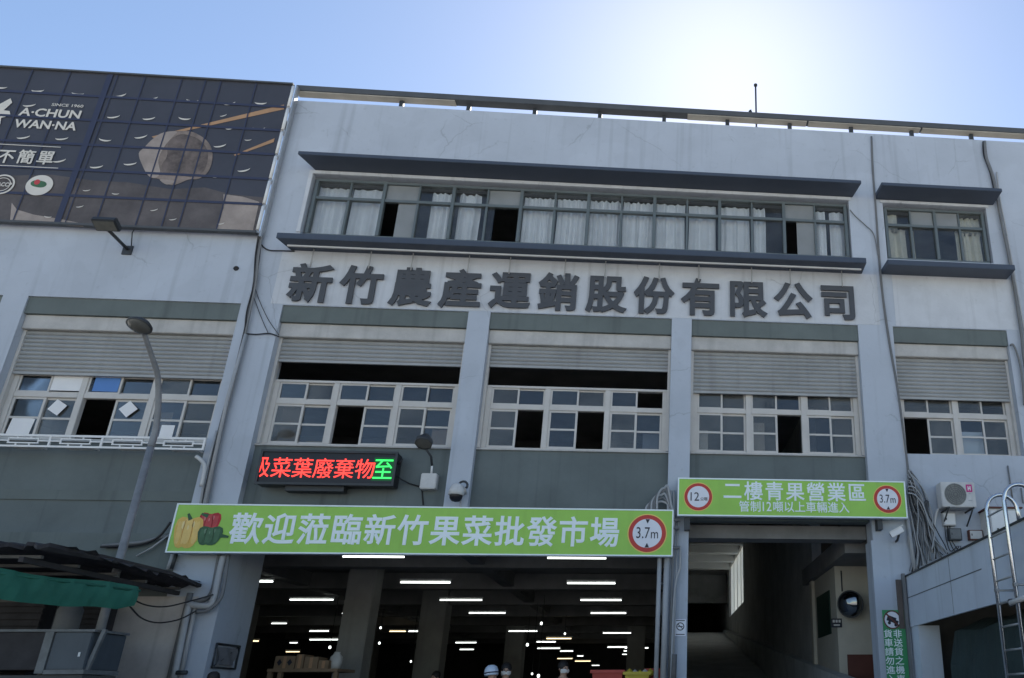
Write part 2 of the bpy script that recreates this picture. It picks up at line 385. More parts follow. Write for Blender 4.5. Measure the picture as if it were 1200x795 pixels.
# ------------------------------------------------------------------ ground
G = .45                                                       # pavement level of the market forecourt
def struct(mb, name, mt=None):
    o = mb.build(name, mt); o['kind'] = 'structure'; return o
struct(MB().add([(-900, -900, G), (900, -900, G), (900, 900, G), (-900, 900, G)], [(0, 1, 2, 3)]), 'ground', 'concrete')
struct(MB().box(-60, 60, 2.0, 10.0, G-.2, G+.004), 'road', 'asphalt')
struct(MB().box(-60, 60, 9.95, 10.1, G-.2, G+.13), 'kerb', 'concrete')
mk = MB()
for i in range(-12, 13): mk.box(i*4-1, i*4+1, 5.95, 6.07, G-.1, G+.008)
struct(mk, 'road_marking', 'white')

# ------------------------------------------------------------------ the market hall
F = 15.0                                                      # street face of the building
Z1, Z2, ZT = 6.15, 9.04, 14.17                                # window sill line, lintel top, parapet top
bays = [(-12.51, -8.54), (-7.74, -4.08), (-3.64, .10), (.52, 4.10), (4.87, 7.43)]
B = thing('market_building', 'long grey market hall with ribbon windows, roller shutters and a wide open ground floor', 'building', (0, F, G))
hs = [(-17.6, -12.97, 4.4, Z2)] + [(a, b, 4.4, Z2) for a, b in bays[:4]] + [(*bays[4], Z1+.02, Z2), (8.3, 12, Z1+.02, Z2)]
hs += [(-7.66, .10, -1, 4.41), (.52, 4.06, -1, 4.77), (-7.72, 4.09, 10.70, 12.22), (4.89, 7.36, 10.72, 12.20), (8.5, 12, 10.72, 12.2)]
hs += [(-30, -8.43, 10.72, 20)]                               # the left wing is one storey lower
wb = MB(); holes_wall(wb, -18, 14, G, ZT, F, F+.45, hs, 'wall')
tag(wb.build('wall', None, B))
# paler band that carries the name, painted 3 mm proud between the sill slab and the lintels
MBb = MB().box(-7.98, 4.6, F-.004, F-.001, 9.06, 10.30, 'wall_low'); MBb.build('name_band', None, B)
MB().box(4.95, 7.7, F-.004, F-.001, 9.06, 10.31, 'wall_low').build('plaster_patch', None, B)
MB().box(-17.9, -8.56, F-.006, F-.002, 3.2, 4.40, 'band').build('wall_panel', None, B)
# deep side cheeks of the openings at street level
for a, b in ((-8.50, -7.662), (.102, .518)): MB().box(a, b, F+.452, F+1.25, G, 4.40, 'wall').build('pier', None, B)
c = MB().box(-7.66, .10, F+.452, F+1.1, 4.42, 4.9, 'inner'); c.build('beam', None, B)
# body of the building
holes = []
sh = MB().box(-8.2, .25, F+.452, 52, 13.4, 13.7).box(-18, -8.43, F+.452, 52, 10.4, 10.6).box(-8.428, -8.202, F+.452, 52, 9.42, 13.9).box(.252, 14, F+.452, 27, 13.4, 13.7); sh.build('roof', 'inner', B)
f2 = MB().box(-18, .25, F+1.3, 52, 4.78, 5.0).box(4.6, 14, F+.46, 27, 4.78, 5.0); f2.build('floor_slab', 'inner', B)
f3 = MB().box(-18, .25, F+.46, 52, 9.1, 9.4).box(.252, 14, F+.46, 27, 9.1, 9.4); f3.build('floor_slab', 'inner', B)
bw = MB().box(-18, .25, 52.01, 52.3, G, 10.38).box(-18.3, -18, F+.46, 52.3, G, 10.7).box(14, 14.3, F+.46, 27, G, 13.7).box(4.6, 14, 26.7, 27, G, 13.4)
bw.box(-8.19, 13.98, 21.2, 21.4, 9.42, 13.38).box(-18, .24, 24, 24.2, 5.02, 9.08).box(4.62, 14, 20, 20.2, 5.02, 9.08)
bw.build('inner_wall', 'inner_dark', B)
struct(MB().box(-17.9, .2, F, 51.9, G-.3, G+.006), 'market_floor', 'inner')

# windows of the second floor: frame > sash, pane
def pane(mb_parent, x0, x1, z0, z1, y, mt='glass'):
    a, b = random.uniform(-.006, .006), random.uniform(-.006, .006)      # old panes never sit quite true
    vs = [(x, y+d+(.006 if k else 0)+(a if z == z1 else -a)+(b if x == x1 else -b), z) for k in (0, 1) for z in (z0, z1) for x in (x0, x1) for d in (0,)]
    if mt == 'glass': mt = random.choice(('glass', 'glass', 'glass_grey', 'glass_clear'))
    if mt == 'glass_dusty': mt = random.choice(('glass_dusty', 'glass_dusty', 'glass_grey', 'glass'))
    MB().add(vs, [(0, 1, 3, 2), (4, 6, 7, 5), (0, 4, 5, 1), (2, 3, 7, 6), (0, 2, 6, 4), (1, 5, 7, 3)]).build('pane', mt, mb_parent)
def market_window(x0, x1, z0, z1, units, extra=(), gm='glass'):
    y = F+.30; w_ = .05
    fr = MB(); fr.box(x0, x1, y-.05, y+.07, z0, z0+.06).box(x0, x1, y-.05, y+.07, z1-.05, z1)
    n = len(units); uw = (x1-x0)/n; zt = z0+(z1-z0)*.665
    for i in range(n+1):
        hw = .055 if 0 < i < n else .05
        xc = x0+i*uw if 0 < i < n else (x0+hw if i == 0 else x1-hw)
        fr.box(xc-hw, xc+hw, y-.047, y+.067, z0+.061, z1-.051)
    for i in range(n):
        a = x0+i*uw+(.056 if i else .101); b = x0+(i+1)*uw-(.056 if i < n-1 else .101)
        fr.box(a, b, y-.044, y+.06, zt-.05, zt+.05)
    fo = fr.build('window', 'alu_white', B, .006)
    for i, u in enumerate(units):
        a = x0+i*uw+(.057 if i else .102); b = x0+(i+1)*uw-(.057 if i < n-1 else .102); mid = (a+b)/2
        zb, zm = z0+.062, (z0+.06+zt-.05)/2
        top = u[2:4] or 'gg'
        for h in (0, 1):                                       # lower sashes
            if u[h] == 'o': continue
            p, q = ((a, mid+.02) if h == 0 else (mid-.02, b)); yy = y-.012 if h == 0 else y+.022
            if 'o' in u[:2]:
                p, q = (p, q)
            s_ = MB(); e = zt-.052
            s_.box(p, p+.042, yy-.014, yy+.014, zb, e).box(q-.042, q, yy-.014, yy+.014, zb, e)
            s_.box(p+.043, q-.043, yy-.013, yy+.013, zb, zb+.04).box(p+.043, q-.043, yy-.013, yy+.013, e-.04, e).box(p+.043, q-.043, yy-.013, yy+.013, zm-.02, zm+.02)
            so_ = s_.build('sash', 'alu_white', fo)
            pane(fo, p+.03, q-.03, zb+.03, e-.03, yy-.003, gm)
        for h in (0, 1):                                       # fanlights
            if top[h] == 'o': continue
            p, q = ((a, mid+.02) if h == 0 else (mid-.02, b)); yy = y-.012 if h == 0 else y+.022
            s_ = MB(); zb2, e = zt+.052, z1-.052
            s_.box(p, p+.036, yy-.014, yy+.014, zb2, e).box(q-.036, q, yy-.014, yy+.014, zb2, e)
            s_.box(p+.037, q-.037, yy-.013, yy+.013, zb2, zb2+.03).box(p+.037, q-.037, yy-.013, yy+.013, e-.03, e)
            s_.build('sash', 'alu_white', fo)
            pane(fo, p+.03, q-.03, zb2+.02, e-.02, yy-.003, gm)
    for x, z, ww, hh, rot, mt in extra:                        # paper and film stuck behind the glass
        R = Matrix.Rotation(rot, 4, 'Y')
        MB().obox((x, y-.021, z), (ww, .002, hh), R, mt).build('paper' if mt == 'paper' else 'film', None, fo)
    for i in range(n):                                         # blinds and stacked goods showing dimly in the room
        for h in (0, 1):
            if random.random() < .42 and units[i][h] != 'o':
                a = x0+i*uw+h*uw/2+random.uniform(.08, .2); b = a+random.uniform(.18, uw/2-.12); zt2 = z0+random.uniform(.15, .95)
                MB().box(a, b, y+.16, y+.17, z0+.06, zt2).build('blind', random.choice(('curtain', 'cloth_grey', 'stallwall', 'card')), fo)
    return fo
def wx(px, py, Y=F+.3): v = at(px, py, Y); return v.x, v.z
ex0 = []
for px, py, ww, hh, rot, mt in ((68, 478, .24, .24, .55, 'paper'), (151, 480, .24, .24, .75, 'paper'), (80, 450, .55, .30, 0, 'paper'), (126, 451, .46, .30, 0, 'bluefilm'), (196, 507, .24, .28, 0, 'paper'), (25, 500, .40, .34, .1, 'paper')):
    x_, z_ = wx(px, py); ex0.append((x_, z_, ww, hh, rot, mt))
wtop = [7.55, 7.52, 7.52, 7.56, 7.56]
market_window(-12.46, -8.59, Z1, wtop[0], ['gggg', 'oggg', 'gggg'], ex0)
market_window(-7.69, -4.13, Z1, wtop[1], ['gggg', 'oggg', 'gggg'])
market_window(-3.59, .05, Z1, wtop[2], ['gogg', 'gogg', 'gggo'])
market_window(.57, 4.05, Z1, wtop[3], ['gggg', 'gogg', 'gggg'], (), 'glass_dusty')
market_window(4.92, 7.38, Z1+.03, wtop[4], ['oggg', 'gggg'], (), 'glass_dusty')
market_window(-17.2, -13.02, Z1, wtop[0], ['gggg', 'gggg', 'gggg'])
market_window(8.36, 11.9, Z1+.03, wtop[4], ['gggg', 'gggg', 'gggg'])
# spandrels, lintels, shutters
def shutter(x0, x1, zb, zt, ztop):
    y = F+.20
    cs = MB().box(x0+.003, x1-.003, F+.09, F+.42, zt, ztop).build('shutter_casing', 'shbox', B, .01)
    s_ = MB(); n = max(2, round((zt-zb)/.088)); h = (zt-zb)/n
    prof = []
    for i in range(n):
        z = zt-.002-i*h
        prof += [(0, z), (-.022, z-h*.25), (-.026, z-h*.55), (-.010, z-h*.82), (.006, z-h*.90)]
    prof.append((0, zb))
    vs = [(x, y+d, z) for d, z in prof for x in (x0+.06, x1-.06)]
    s_.add(vs, [(2*i, 2*i+1, 2*i+3, 2*i+2) for i in range(len(prof)-1)])
    s_.box(x0+.06, x1-.06, y-.02, y+.03, zb-.055, zb-.002)
    o = s_.build('roller_shutter', 'shutter', B)
    for a, b in ((x0+.003, x0+.058), (x1-.058, x1-.003)): MB().box(a, b, F+.16, F+.25, Z1+.02, zt-.002).build('guide_rail', 'alu_white', o)
allb = [(-17.6, -12.97)]+bays+[(8.3, 12)]
zbs = [7.55, 7.52, 7.93, 7.95, 7.50, 7.49, 7.49]
for i, ((a, b), zb) in enumerate(zip(allb, zbs)):
    l = MB().box(a+.002, b-.002, F+.03, F+.44, 8.68, Z2-.002); l.build('lintel', 'band', B)
    shutter(a, b, zb, 8.38, 8.677)
    if i < 5:
        zl = 4.1 if i == 1 else 4.43
        if i == 4: zl = 4.79
        s_ = MB().box(a+.002, b-.002, F+.16, F+.44, zl, Z1-.032, 'spandrel')
        s_.build('spandrel', None, B)
    MB().box(a+.002, b-.002, F+.12, F+.44, Z1-.03, Z1-.001).build('window_sill', 'shbox', B)
# ground floor wall of the left bays
MB().box(-17.6, -8.542, F+.22, F+.4, G, 4.41).box(-17.6, -8.542, F+.13, F+.158, 5.02, 5.20).build('wall_panel', 'band', B)

# top floor ribbon window
def office_window(x0, x1, z0, z1, n, opened, frosted, curtains, cm='curtain'):
    y = F+.12; fr = MB(); uw = (x1-x0)/n; zt = z0+(z1-z0)*.665
    fr.box(x0, x1, y-.04, y+.06, z0, z0+.05).box(x0, x1, y-.04, y+.06, z1-.06, z1)
    for i in range(n+1):
        xc = min(max(x0+i*uw, x0+.035), x1-.035); fr.box(xc-.035, xc+.035, y-.05, y+.055, z0+.051, z1-.061)
    for i in range(n):
        a = x0+i*uw+.036+(.034 if i == 0 else 0); b = x0+(i+1)*uw-.036-(.034 if i == n-1 else 0)
        fr.box(a, b, y-.035, y+.05, zt-.035, zt+.035)
        fr.box((a+b)/2-.02, (a+b)/2+.02, y-.03, y+.045, zt+.036, z1-.062)
        fr.box((a+b)/2-.025, (a+b)/2+.025, y-.03, y+.045, z0+.051, zt-.036)
    fo = fr.build('window', 'alu_dark', B, .005)
    for i in range(n):
        a = x0+i*uw+.036; b = x0+(i+1)*uw-.036; mid = (a+b)/2
        for h, (p, q) in enumerate(((a, mid-.02), (mid+.02, b))):
            k = 2*i+h
            pane(fo, p, q, zt+.03, z1-.055, y+.012, 'frost' if k in frosted.get('top', ()) else 'glass_curtain')
            o0, o1 = opened.get(k, (0, 0))
            for u, v in ((0, o0), (o1, 1)):
                if v-u > .02: pane(fo, p+(q-p)*u, p+(q-p)*v, z0+.045, zt-.03, y+.02, 'frost' if k in frosted.get('low', ()) else 'glass_curtain')
    for a, b, top, bot in curtains:                            # in units of half windows
        xa, xb = x0+a*uw/2, x0+b*uw/2; k = max(6, int((xb-xa)/.022)); vs = []; ph = random.random()*6; fq = 24+random.random()*40; am = random.uniform(.5, 1.3)
        for j in range(k+1):
            x = xa+(xb-xa)*j/k; d = am*(.05*math.sin(fq*x+ph)+.03*math.sin(fq*.43*x+ph*2)+.02*math.sin(fq*1.7*x))
            sh_ = .05*math.sin(3*x+ph)
            vs += [(x, y+.17+d, z0+.02+(z1-z0)*bot), (x+sh_*.3, y+.17+d*.8, z0+(z1-z0)*.6), (x, y+.17+d*.55, z0+(z1-z0)*top)]
        fs = [(3*j+t, 3*j+3+t, 3*j+4+t, 3*j+1+t) for j in range(k) for t in (0, 1)]
        MB().add(vs, fs, cm, True).build('curtain', None, fo)
    return fo
cur = [(.05, .98, .93, 0), (1.02, 1.85, .93, 0), (3.3, 3.95, .93, 0), (4.12, 4.75, .93, 0), (6.05, 7.0, .93, 0), (7.03, 7.97, .93, 0), (8.03, 8.97, .93, 0), (9.05, 9.95, .93, 0),
       (10.03, 10.95, .93, 0), (11.05, 11.9, .93, 0), (12.03, 12.95, .93, 0), (13.05, 13.45, .93, 0), (15.05, 15.35, .93, .0), (15.5, 15.95, .93, 0)]
office_window(-7.68, 4.05, 10.74, 12.17, 8, {2: (0, .42), 5: (.22, .98), 14: (0, .38)}, {'low': (2, 14), 'top': (2, 5, 14)}, cur)
office_window(4.93, 7.32, 10.76, 12.15, 2, {}, {'top': (1, 2), 'low': ()}, [(.25, .9, .66, 0), (.05, .6, .95, .68), (3.05, 3.95, .66, 0), (2.95, 3.9, .95, .68), (1.1, 1.22, .66, 0), (2.85, 3.0, .66, 0)], 'curtain_warm')
office_window(8.54, 11.9, 10.76, 12.15, 2, {}, {}, [(.05, 3.9, .95, 0)])
# reveals trimmed with a pale strip, brows and sills
def brow(x0, x1, z, name):
    b = MB(); d = .55
    b.add([(x0, F-.002, z+.06), (x1, F-.002, z+.06), (x1, F-d, z+.0), (x0, F-d, z+.0), (x0, F-.002, z-.42), (x1, F-.002, z-.42), (x1, F-d, z-.10), (x0, F-d, z-.10)],
          [(0, 1, 2, 3), (4, 7, 6, 5), (3, 2, 6, 7), (0, 3, 7, 4), (1, 5, 6, 2), (0, 4, 5, 1)], 'canopy')
    return b.build(name, None, B, .008)
def slab(p0, p1, pb, zin, name):                               # measured upper front corners, a lower back one
    b = MB()
    (x0, z0), (x1, z1) = p0, p1; z = (z0+z1)/2
    return b
yb = F-.50
def brow_px(tl, tr, bl, br, name, th, drop):
    A, Bq, Cq, D = at(*tl, yb), at(*tr, yb), at(*bl, F-.002), at(*br, F-.002)
    zf = (A.z+Bq.z)/2; zb = (Cq.z+D.z)/2
    b = MB()
    b.add([(A.x, yb, zf), (Bq.x, yb, zf), (Bq.x, yb, zf-th), (A.x, yb, zf-th), (Cq.x, F-.002, zf+.03), (D.x, F-.002, zf+.03), (D.x, F-.002, zb), (Cq.x, F-.002, zb)],
          [(0, 1, 2, 3), (4, 7, 6, 5), (0, 4, 5, 1), (3, 2, 6, 7), (0, 3, 7, 4), (1, 5, 6, 2)], 'canopy')
    return b.build(name, None, B, .008)
brow_px((349.6, 176.4), (1009.3, 211.9), (370, 200), (999, 232), 'window_canopy', .085, 0)
brow_px((1033, 214), (1174, 220.5), (1026, 235), (1163.5, 240), 'window_canopy', .085, 0)
s1 = brow_px((324.6, 272.6), (1015, 302.2), (341, 294), (1010, 321), 'window_ledge', .13, 0)
brow_px((1040, 305), (1189, 309.5), (1033, 322), (1180, 327.5), 'window_ledge', .13, 0)
A_ = at(330, 287, F-.40); B_ = at(1012, 313, F-.40)
MB().box(A_.x+.1, B_.x-.05, F-.385, F-.35, A_.z-.012, A_.z+.02, 'alu_white').build('edge_strip', None, s1)
# pale trim round the ribbon windows
MB().box(-7.80, 4.13, F-.03, F-.001, 12.222, 12.30, 'wall_low').box(-7.80, -7.722, F-.03, F-.001, 10.75, 12.221, 'wall_low').build('window_trim', None, B)
MB().box(4.83, 7.42, F-.03, F-.001, 12.202, 12.27, 'wall_low').build('window_trim', None, B)

# roof edge: shallow slab on short posts along the parapet
zr = 14.415; x_l = at(348, 103, F).x
rs = MB().box(x_l, 14, F-.05, F+.17, zr, zr+.15, 'roofslab').build('roof_edge', None, B, .006)
for a, b in ((x_l+.02, -5.0), (.35, 3.2), (3.25, 6.0), (6.05, 9.5)):
    MB().box(a, b, F-.03, F+.16, zr-.022, zr-.002).build('soffit', 'soffit', rs)
x = -6.2
while x < 13: MB().box(x-.045, x+.045, F+.06, F+.14, ZT+.021, zr-.024).build('post', 'dkmetal', rs); x += 1.5
MB().box(-8.42, 13.9, F+.05, F+.40, ZT, ZT+.02, 'roofslab').build('coping', None, B)

# ------------------------------------------------------------------ vehicle ramp behind the right opening
rp = MB(); ys, ye, z0_, z1_ = 15.2, 46, G, 4.95
rp.add([(.52, ys, z0_), (3.9, ys, z0_), (3.9, ye, z1_), (.52, ye, z1_), (.52, ys, z0_-.3), (3.9, ys, z0_-.3), (3.9, ye, z1_-.3), (.52, ye, z1_-.3)],
       [(0, 1, 2, 3), (7, 6, 5, 4), (0, 4, 5, 1), (1, 5, 6, 2), (2, 6, 7, 3), (3, 7, 4, 0)])
rp.box(.52, 3.9, 46.001, 60, 4.65, 4.95)
struct(rp, 'ramp', 'ramp')
pw = MB()
pw.box(.27, .519, F+1.252, 60, G, 9.08)                        # left wall of the ramp
holes_wall(pw, 0, 1, 0, 1, 0, 1, [(-1, 2, -1, 2)])
pw.build('ramp_wall', 'ramp', B)
# right wall (in plane x=3.9) with one long opening to the light well
def xwall(y0, y1, z0, z1, x0, x1, holes, name, mt):
    t = MB(); holes_wall(t, y0, y1, z0, z1, x0, x1, holes)
    t.v = [Vector((p.y, p.x, p.z)) for p in t.v]
    return t.build(name, mt, B)
xwall(20.3, 60, G, 9.08, 3.901, 4.15, [(37.6, 45.3, 5.70, 8.45)], 'ramp_wall', 'ramp')
gw = MB()
for yy in (37.6, 39.5, 41.4, 43.3, 45.2): gw.box(3.98, 4.04, yy, yy+.06, 5.70, 8.45)
gwo = gw.build('window', 'alu_white', B)
MB().box(4.0, 4.006, 37.67, 45.19, 5.71, 8.44).build('pane', 'milky', gwo)
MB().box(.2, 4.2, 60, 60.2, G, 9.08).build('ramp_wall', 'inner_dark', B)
rc = MB().box(.2, 4.2, 27.01, 60.2, 9.09, 9.3); rc.build('ramp_roof', 'inner', B)
for i, yy in enumerate((34.5, 37.0, 39.6, 42.2, 44.8, 48)): MB().box(.53, 3.89, yy, yy+.5, 8.30, 9.07).build('beam', 'white', B)
MB().box(.522, 4.09, F+.46, F+.9, 4.50, 4.76).build('beam', 'inner', B)
MB().box(.53, 3.89, 46.5, 46.8, 6.6, 8.2).build('beam', 'inner', B)
# kerb wall beside the ramp
k0, k1 = 16.5, 46
MB().add([(3.62, 15.6, .5), (3.9, 15.6, .5), (3.9, 15.6, 1.85), (3.62, 15.6, 1.85), (3.62, k1, 4.6), (3.9, k1, 4.6), (3.9, k1, 5.06), (3.62, k1, 5.06)],
         [(0, 1, 2, 3), (4, 7, 6, 5), (0, 4, 5, 1), (3, 2, 6, 7), (0, 3, 7, 4), (1, 5, 6, 2)]).build('ramp_kerb', 'ramp', B)
# lobby on the right of the ramp: end wall with door, pilaster and board
MB().box(3.88, 4.9, 17.6, 17.8, G, 4.3).build('lobby_wall', 'cream', B)
MB().box(4.75, 4.9, F+.46, 17.59, G, 4.3).build('lobby_wall', 'cream', B)
MB().box(3.88, 4.1, 17.81, 20.0, G, 4.3).build('lobby_wall', 'cream', B)
MB().box(3.80, 4.1, 20.01, 20.28, G, 4.3).build('pilaster', 'cream', B)
MB().box(3.75, 4.9, F+.92, 21.0, 4.31, 4.7).build('beam', 'inner', B)
dv = MB().box(4.06, 4.72, 17.55, 17.595, G, 2.42); do = dv.build('door', 'brown', B)
MB().tube([(4.14, 17.53, 1.5), (4.14, 17.49, 1.5), (4.24, 17.49, 1.5)], .012).build('handle', 'metal', do)
MB().box(3.855, 3.878, 18.2, 19.7, 2.9, 3.85).build('notice_board', 'board', B)

# interior of the hall: beams, columns
for k in range(8):
    y = 18.7+3.85*k
    MB().box(-17.9, .2, y-.2, y+.2, 4.36, 4.775).build('beam', 'inner', B)
for x in (-9.4, -4.1):
    y0 = 16.8
    for k in range(7): MB().box(x-.15, x+.15, F+1.31 if k == 0 else 18.905+3.85*(k-1), 18.695-.2+3.85*k, 4.42, 4.775).build('beam', 'inner', B)
for x, y, ww in ((-7.12, 20.3, .62), (-6.95, 26.3, .75), (-12.8, 26.3, .8), (-1.0, 38, .8), (-6.4, 38, .8), (-12.8, 38, .8)):
    MB().box(x-ww/2, x+ww/2, y-ww/2, y+ww/2, G, 4.774).build('column', 'column', B, .02)

# ------------------------------------------------------------------ the company's name: twelve separate letters on rods
for i, ch in enumerate(NAME):
    px = 362.5+(985-362.5)*i/11; py = 331+(353-331)*i/11
    ca, cb = at(363, 331, F-.09), at(983, 353, F-.09); cx = ca.x+(cb.x-ca.x)*i/11; cz = ca.z+(cb.z-ca.z)*i/11
    Y = F-.03
    b = MB(); text(b, ch, cx-.425, cx+.425, cz-.43, cz+.44, Y, .035, 'letter', .028, em=True)
    o = b.build('wall_letter', None)
    tag(o, f'dark grey metal character {ch} on the pale band under the ribbon windows', 'letter', 'characters of the company name')
    r = MB().tube([(cx+(.1 if i % 2 else -.05), F-.10, cz+.36), (cx+(.1 if i % 2 else -.05), F-.10, 10.36)], .014, n=6).build('rod', 'pvc', o)

# ------------------------------------------------------------------ signs
def roundel(t, cx, cz, R, y, kind):
    MB().disc(cx, cz, R*1.06, R*1.06, y-.004, y, 'sign_yellow').build('roundel_edge', None, t)
    r = MB().disc(cx, cz, R, R, y-.008, y-.0042, 'sign_red').build('roundel', None, t)
    MB().disc(cx, cz, R*.78, R*.78, y-.012, y-.0082, 'sign_white').build('roundel_face', None, r)
    q = MB()
    if kind == 'h':
        text(q, '3.7', cx-R*.58, cx+R*.14, cz-R*.27, cz+R*.33, y-.0122, .004, 'ink', 0.); text(q, 'm', cx+R*.20, cx+R*.58, cz-R*.27, cz+R*.07, y-.0122, .004, 'ink', 0.)
        for s in (-1, 1): q.prism([(cx-R*.12, cz+s*R*.76), (cx+R*.12, cz+s*R*.76), (cx, cz+s*R*.52)], y-.016, y-.0122, 'ink')
    else:
        text(q, '12', cx-R*.56, cx+R*.06, cz-R*.30, cz+R*.32, y-.0122, .004, 'ink', 0.); text(q, '公噸', cx+R*.14, cx+R*.66, cz-R*.30, cz-R*.02, y-.0122, .004, 'ink', 0.)
    q.build('roundel_text', None, r)
def sign_board(t, x0, x1, z0, z1, y, th, mt):
    MB().box(x0, x1, y, y+th, z0, z1, mt).build('board', None, t)
    e = .025
    MB().box(x0-e, x1+e, y-.012, y+th+.01, z1, z1+e).box(x0-e, x1+e, y-.012, y+th+.01, z0-e, z0).box(x0-e, x0, y-.012, y+th+.01, z0, z1).box(x1, x1+e, y-.012, y+th+.01, z0, z1).build('edge_frame', 'sign_text', t)
YS = F-.30
a_, b_ = at(209, 591.2, YS), at(787, 651, YS); c_ = at(196.5, 646, YS); d_ = at(787.5, 599.6, YS)
x0, x1 = (a_.x+c_.x)/2, (b_.x+d_.x)/2; z1s, z0s = (a_.z+d_.z)/2, (b_.z+c_.z)/2
t = thing('welcome_sign', 'long lime green welcome sign with peppers over the wide market opening', 'sign', ((x0+x1)/2, YS, z0s))
sign_board(t, x0, x1, z0s, z1s, YS, .12, 'sign_green')
q = MB(); tx0, tx1 = at(269, 618, YS).x, at(727, 626, YS).x; pw_ = (tx1-tx0)/12
for i, ch in enumerate(WELCOME):
    text(q, ch, tx0+i*pw_+.012, tx0+(i+1)*pw_-.012, z0s+.14, z1s-.13, YS, .012, 'sign_text', .018, em=True)
q.build('lettering', None, t)
cc = at(758.5, 625.3, YS); roundel(t, cc.x, cc.z, at(780.4, 625, YS).x-cc.x, YS, 'h')
def blob(cx, cz, rx, rz, lob, am, ph=0, n=48):
    return [(cx+rx*(1+am*math.cos(lob*a+ph))*math.cos(a), cz+rz*(1+am*math.cos(lob*a+ph))*math.sin(a)) for a in [2*math.pi*i/n for i in range(n)]]
def pepper(cx, cz, rx, rz, c1, c2, stem, k):
    def bell(k_=1., dx=0., dz=0., sx_=1.):
        P = [(-.30, .93), (-.62, .98), (-.90, .78), (-1, .35), (-.93, -.15), (-.80, -.62), (-.62, -.93), (-.36, -1.0), (-.16, -.90), (.05, -1.0), (.36, -.98), (.58, -.86), (.78, -.55), (.92, -.1), (1, .38), (.90, .80), (.60, .98), (.30, .92), (.08, .84), (-.1, .84)]
        return [(cx+dx+a*rx*k_*sx_, cz+dz+b*rz*k_) for a, b in P]
    y0 = YS-.001-.004*k
    q = MB(); q.prism(bell(), y0-.002, y0, c1); o = q.build('pepper_print', None, t)
    q = MB(); q.prism(bell(.80, -rx*.08, rz*.05, .50), y0-.0027, y0-.0021, c2).prism(bell(.74, -rx*.62, 0, .24), y0-.0027, y0-.0021, c2).prism(bell(.74, rx*.55, 0, .28), y0-.0027, y0-.0021, c2)
    q.build('pepper_lobe', None, o)
    q = MB()
    for hx, hz, hr in ((-.42, .45, .10), (.30, .50, .08), (-.05, .30, .06)): q.disc(cx+hx*rx, cz+hz*rz, rx*hr, rz*hr*2.6, y0-.0034, y0-.0029, c1+'3', 16)
    q.build('pepper_glint', None, o)
    q = MB()
    for gx in (-.30, .22): q.prism([(cx+rx*gx-.006, cz+rz*.78), (cx+rx*gx+.006, cz+rz*.78), (cx+rx*(gx*1.25)+.010, cz), (cx+rx*gx*1.1, cz-rz*.80), (cx+rx*(gx*1.25)-.006, cz)], y0-.0034, y0-.0029, c1+'4')
    q.build('pepper_groove', None, o)
    q = MB(); (sx, sz), (ex, ez) = stem
    n_ = Vector((ez-sz, 0, sx-ex)).normalized()*.018
    q.prism([(sx-n_.x*2, sz-n_.z*2), (ex-n_.x, ez-n_.z), (ex+n_.x, ez+n_.z), (sx+n_.x*2, sz+n_.z*2)], YS-.0046-.004*k, YS-.0036-.004*k, 'pepper_g')
    q.build('pepper_stem', None, o)
P_ = lambda x, y: at(x, y, YS)
p = P_(245, 613); pepper(p.x, p.z, .19, .19, 'pepper_r', 'pepper_r2', ((p.x-.04, p.z+.12), (p.x-.16, p.z+.16)), 0)
p = P_(220, 624); pepper(p.x, p.z, .235, .28, 'pepper_y', 'pepper_y2', ((p.x, p.z+.22), (p.x-.06, p.z+.33)), 1)
p = P_(246, 628); pepper(p.x, p.z, .21, .17, 'pepper_g', 'pepper_g2', ((p.x+.18, p.z), (p.x+.32, p.z-.02)), 2)
MB().box(x0+.4, x0+.5, YS+.13, F-.001, z0s+.1, z0s+.2).box(x1-.25, x1-.15, YS+.13, F-.001, z0s+.1, z0s+.2).box(-4, -3.9, YS+.13, F-.001, z0s+.4, z0s+.5).build('bracket', 'dkmetal', t)

a_, b_ = at(796.5, 561.8, YS), at(1061, 605.8, YS); c_ = at(794.8, 603.6, YS); d_ = at(1060, 565.6, YS)
x0, x1 = (a_.x+c_.x)/2, (b_.x+d_.x)/2; z1s, z0s = (a_.z+d_.z)/2, (b_.z+c_.z)/2
t = thing('ramp_sign', 'lime green weight and height limit sign over the vehicle ramp opening', 'sign', ((x0+x1)/2, YS, z0s))
sign_board(t, x0, x1, z0s, z1s, YS, .10, 'sign_green')
q = MB(); tx0, tx1 = at(846, 575, YS).x, at(1016, 578, YS).x; zc = at(930, 576.5, YS).z; pw_ = (tx1-tx0)/7
for i, ch in enumerate('二樓青果營業區'): text(q, ch, tx0+i*pw_+.015, tx0+(i+1)*pw_-.015, zc-.18, zc+.19, YS, .010, 'sign_text', .014, em=True)
tx0, tx1 = at(866, 594, YS).x, at(995, 596, YS).x; zc = at(930, 594.6, YS).z
u = (tx1-tx0)/10.1
text(q, '管制', tx0, tx0+1.95*u, zc-.10, zc+.11, YS, .010, 'sign_text', .008); text(q, '12', tx0+2.15*u, tx0+2.95*u, zc-.085, zc+.095, YS, .010, 'sign_text', .008)
text(q, '噸以上車輛進入', tx0+3.1*u, tx1, zc-.10, zc+.11, YS, .010, 'sign_text', .008)
q.build('lettering', None, t)
cc = at(818.3, 582.4, YS); roundel(t, cc.x, cc.z, at(834.5, 582.4, YS).x-cc.x, YS, 'w')
cc = at(1040, 585.3, YS); roundel(t, cc.x, cc.z, at(1055.8, 585.3, YS).x-cc.x, YS, 'h')
MB().box(x0+.12, x0+.22, YS+.11, F-.001, z0s-.26, z0s+.2).box(x1-.55, x1-.45, YS+.11, F-.001, z0s-.22, z0s+.2).build('bracket', 'dkmetal', t)

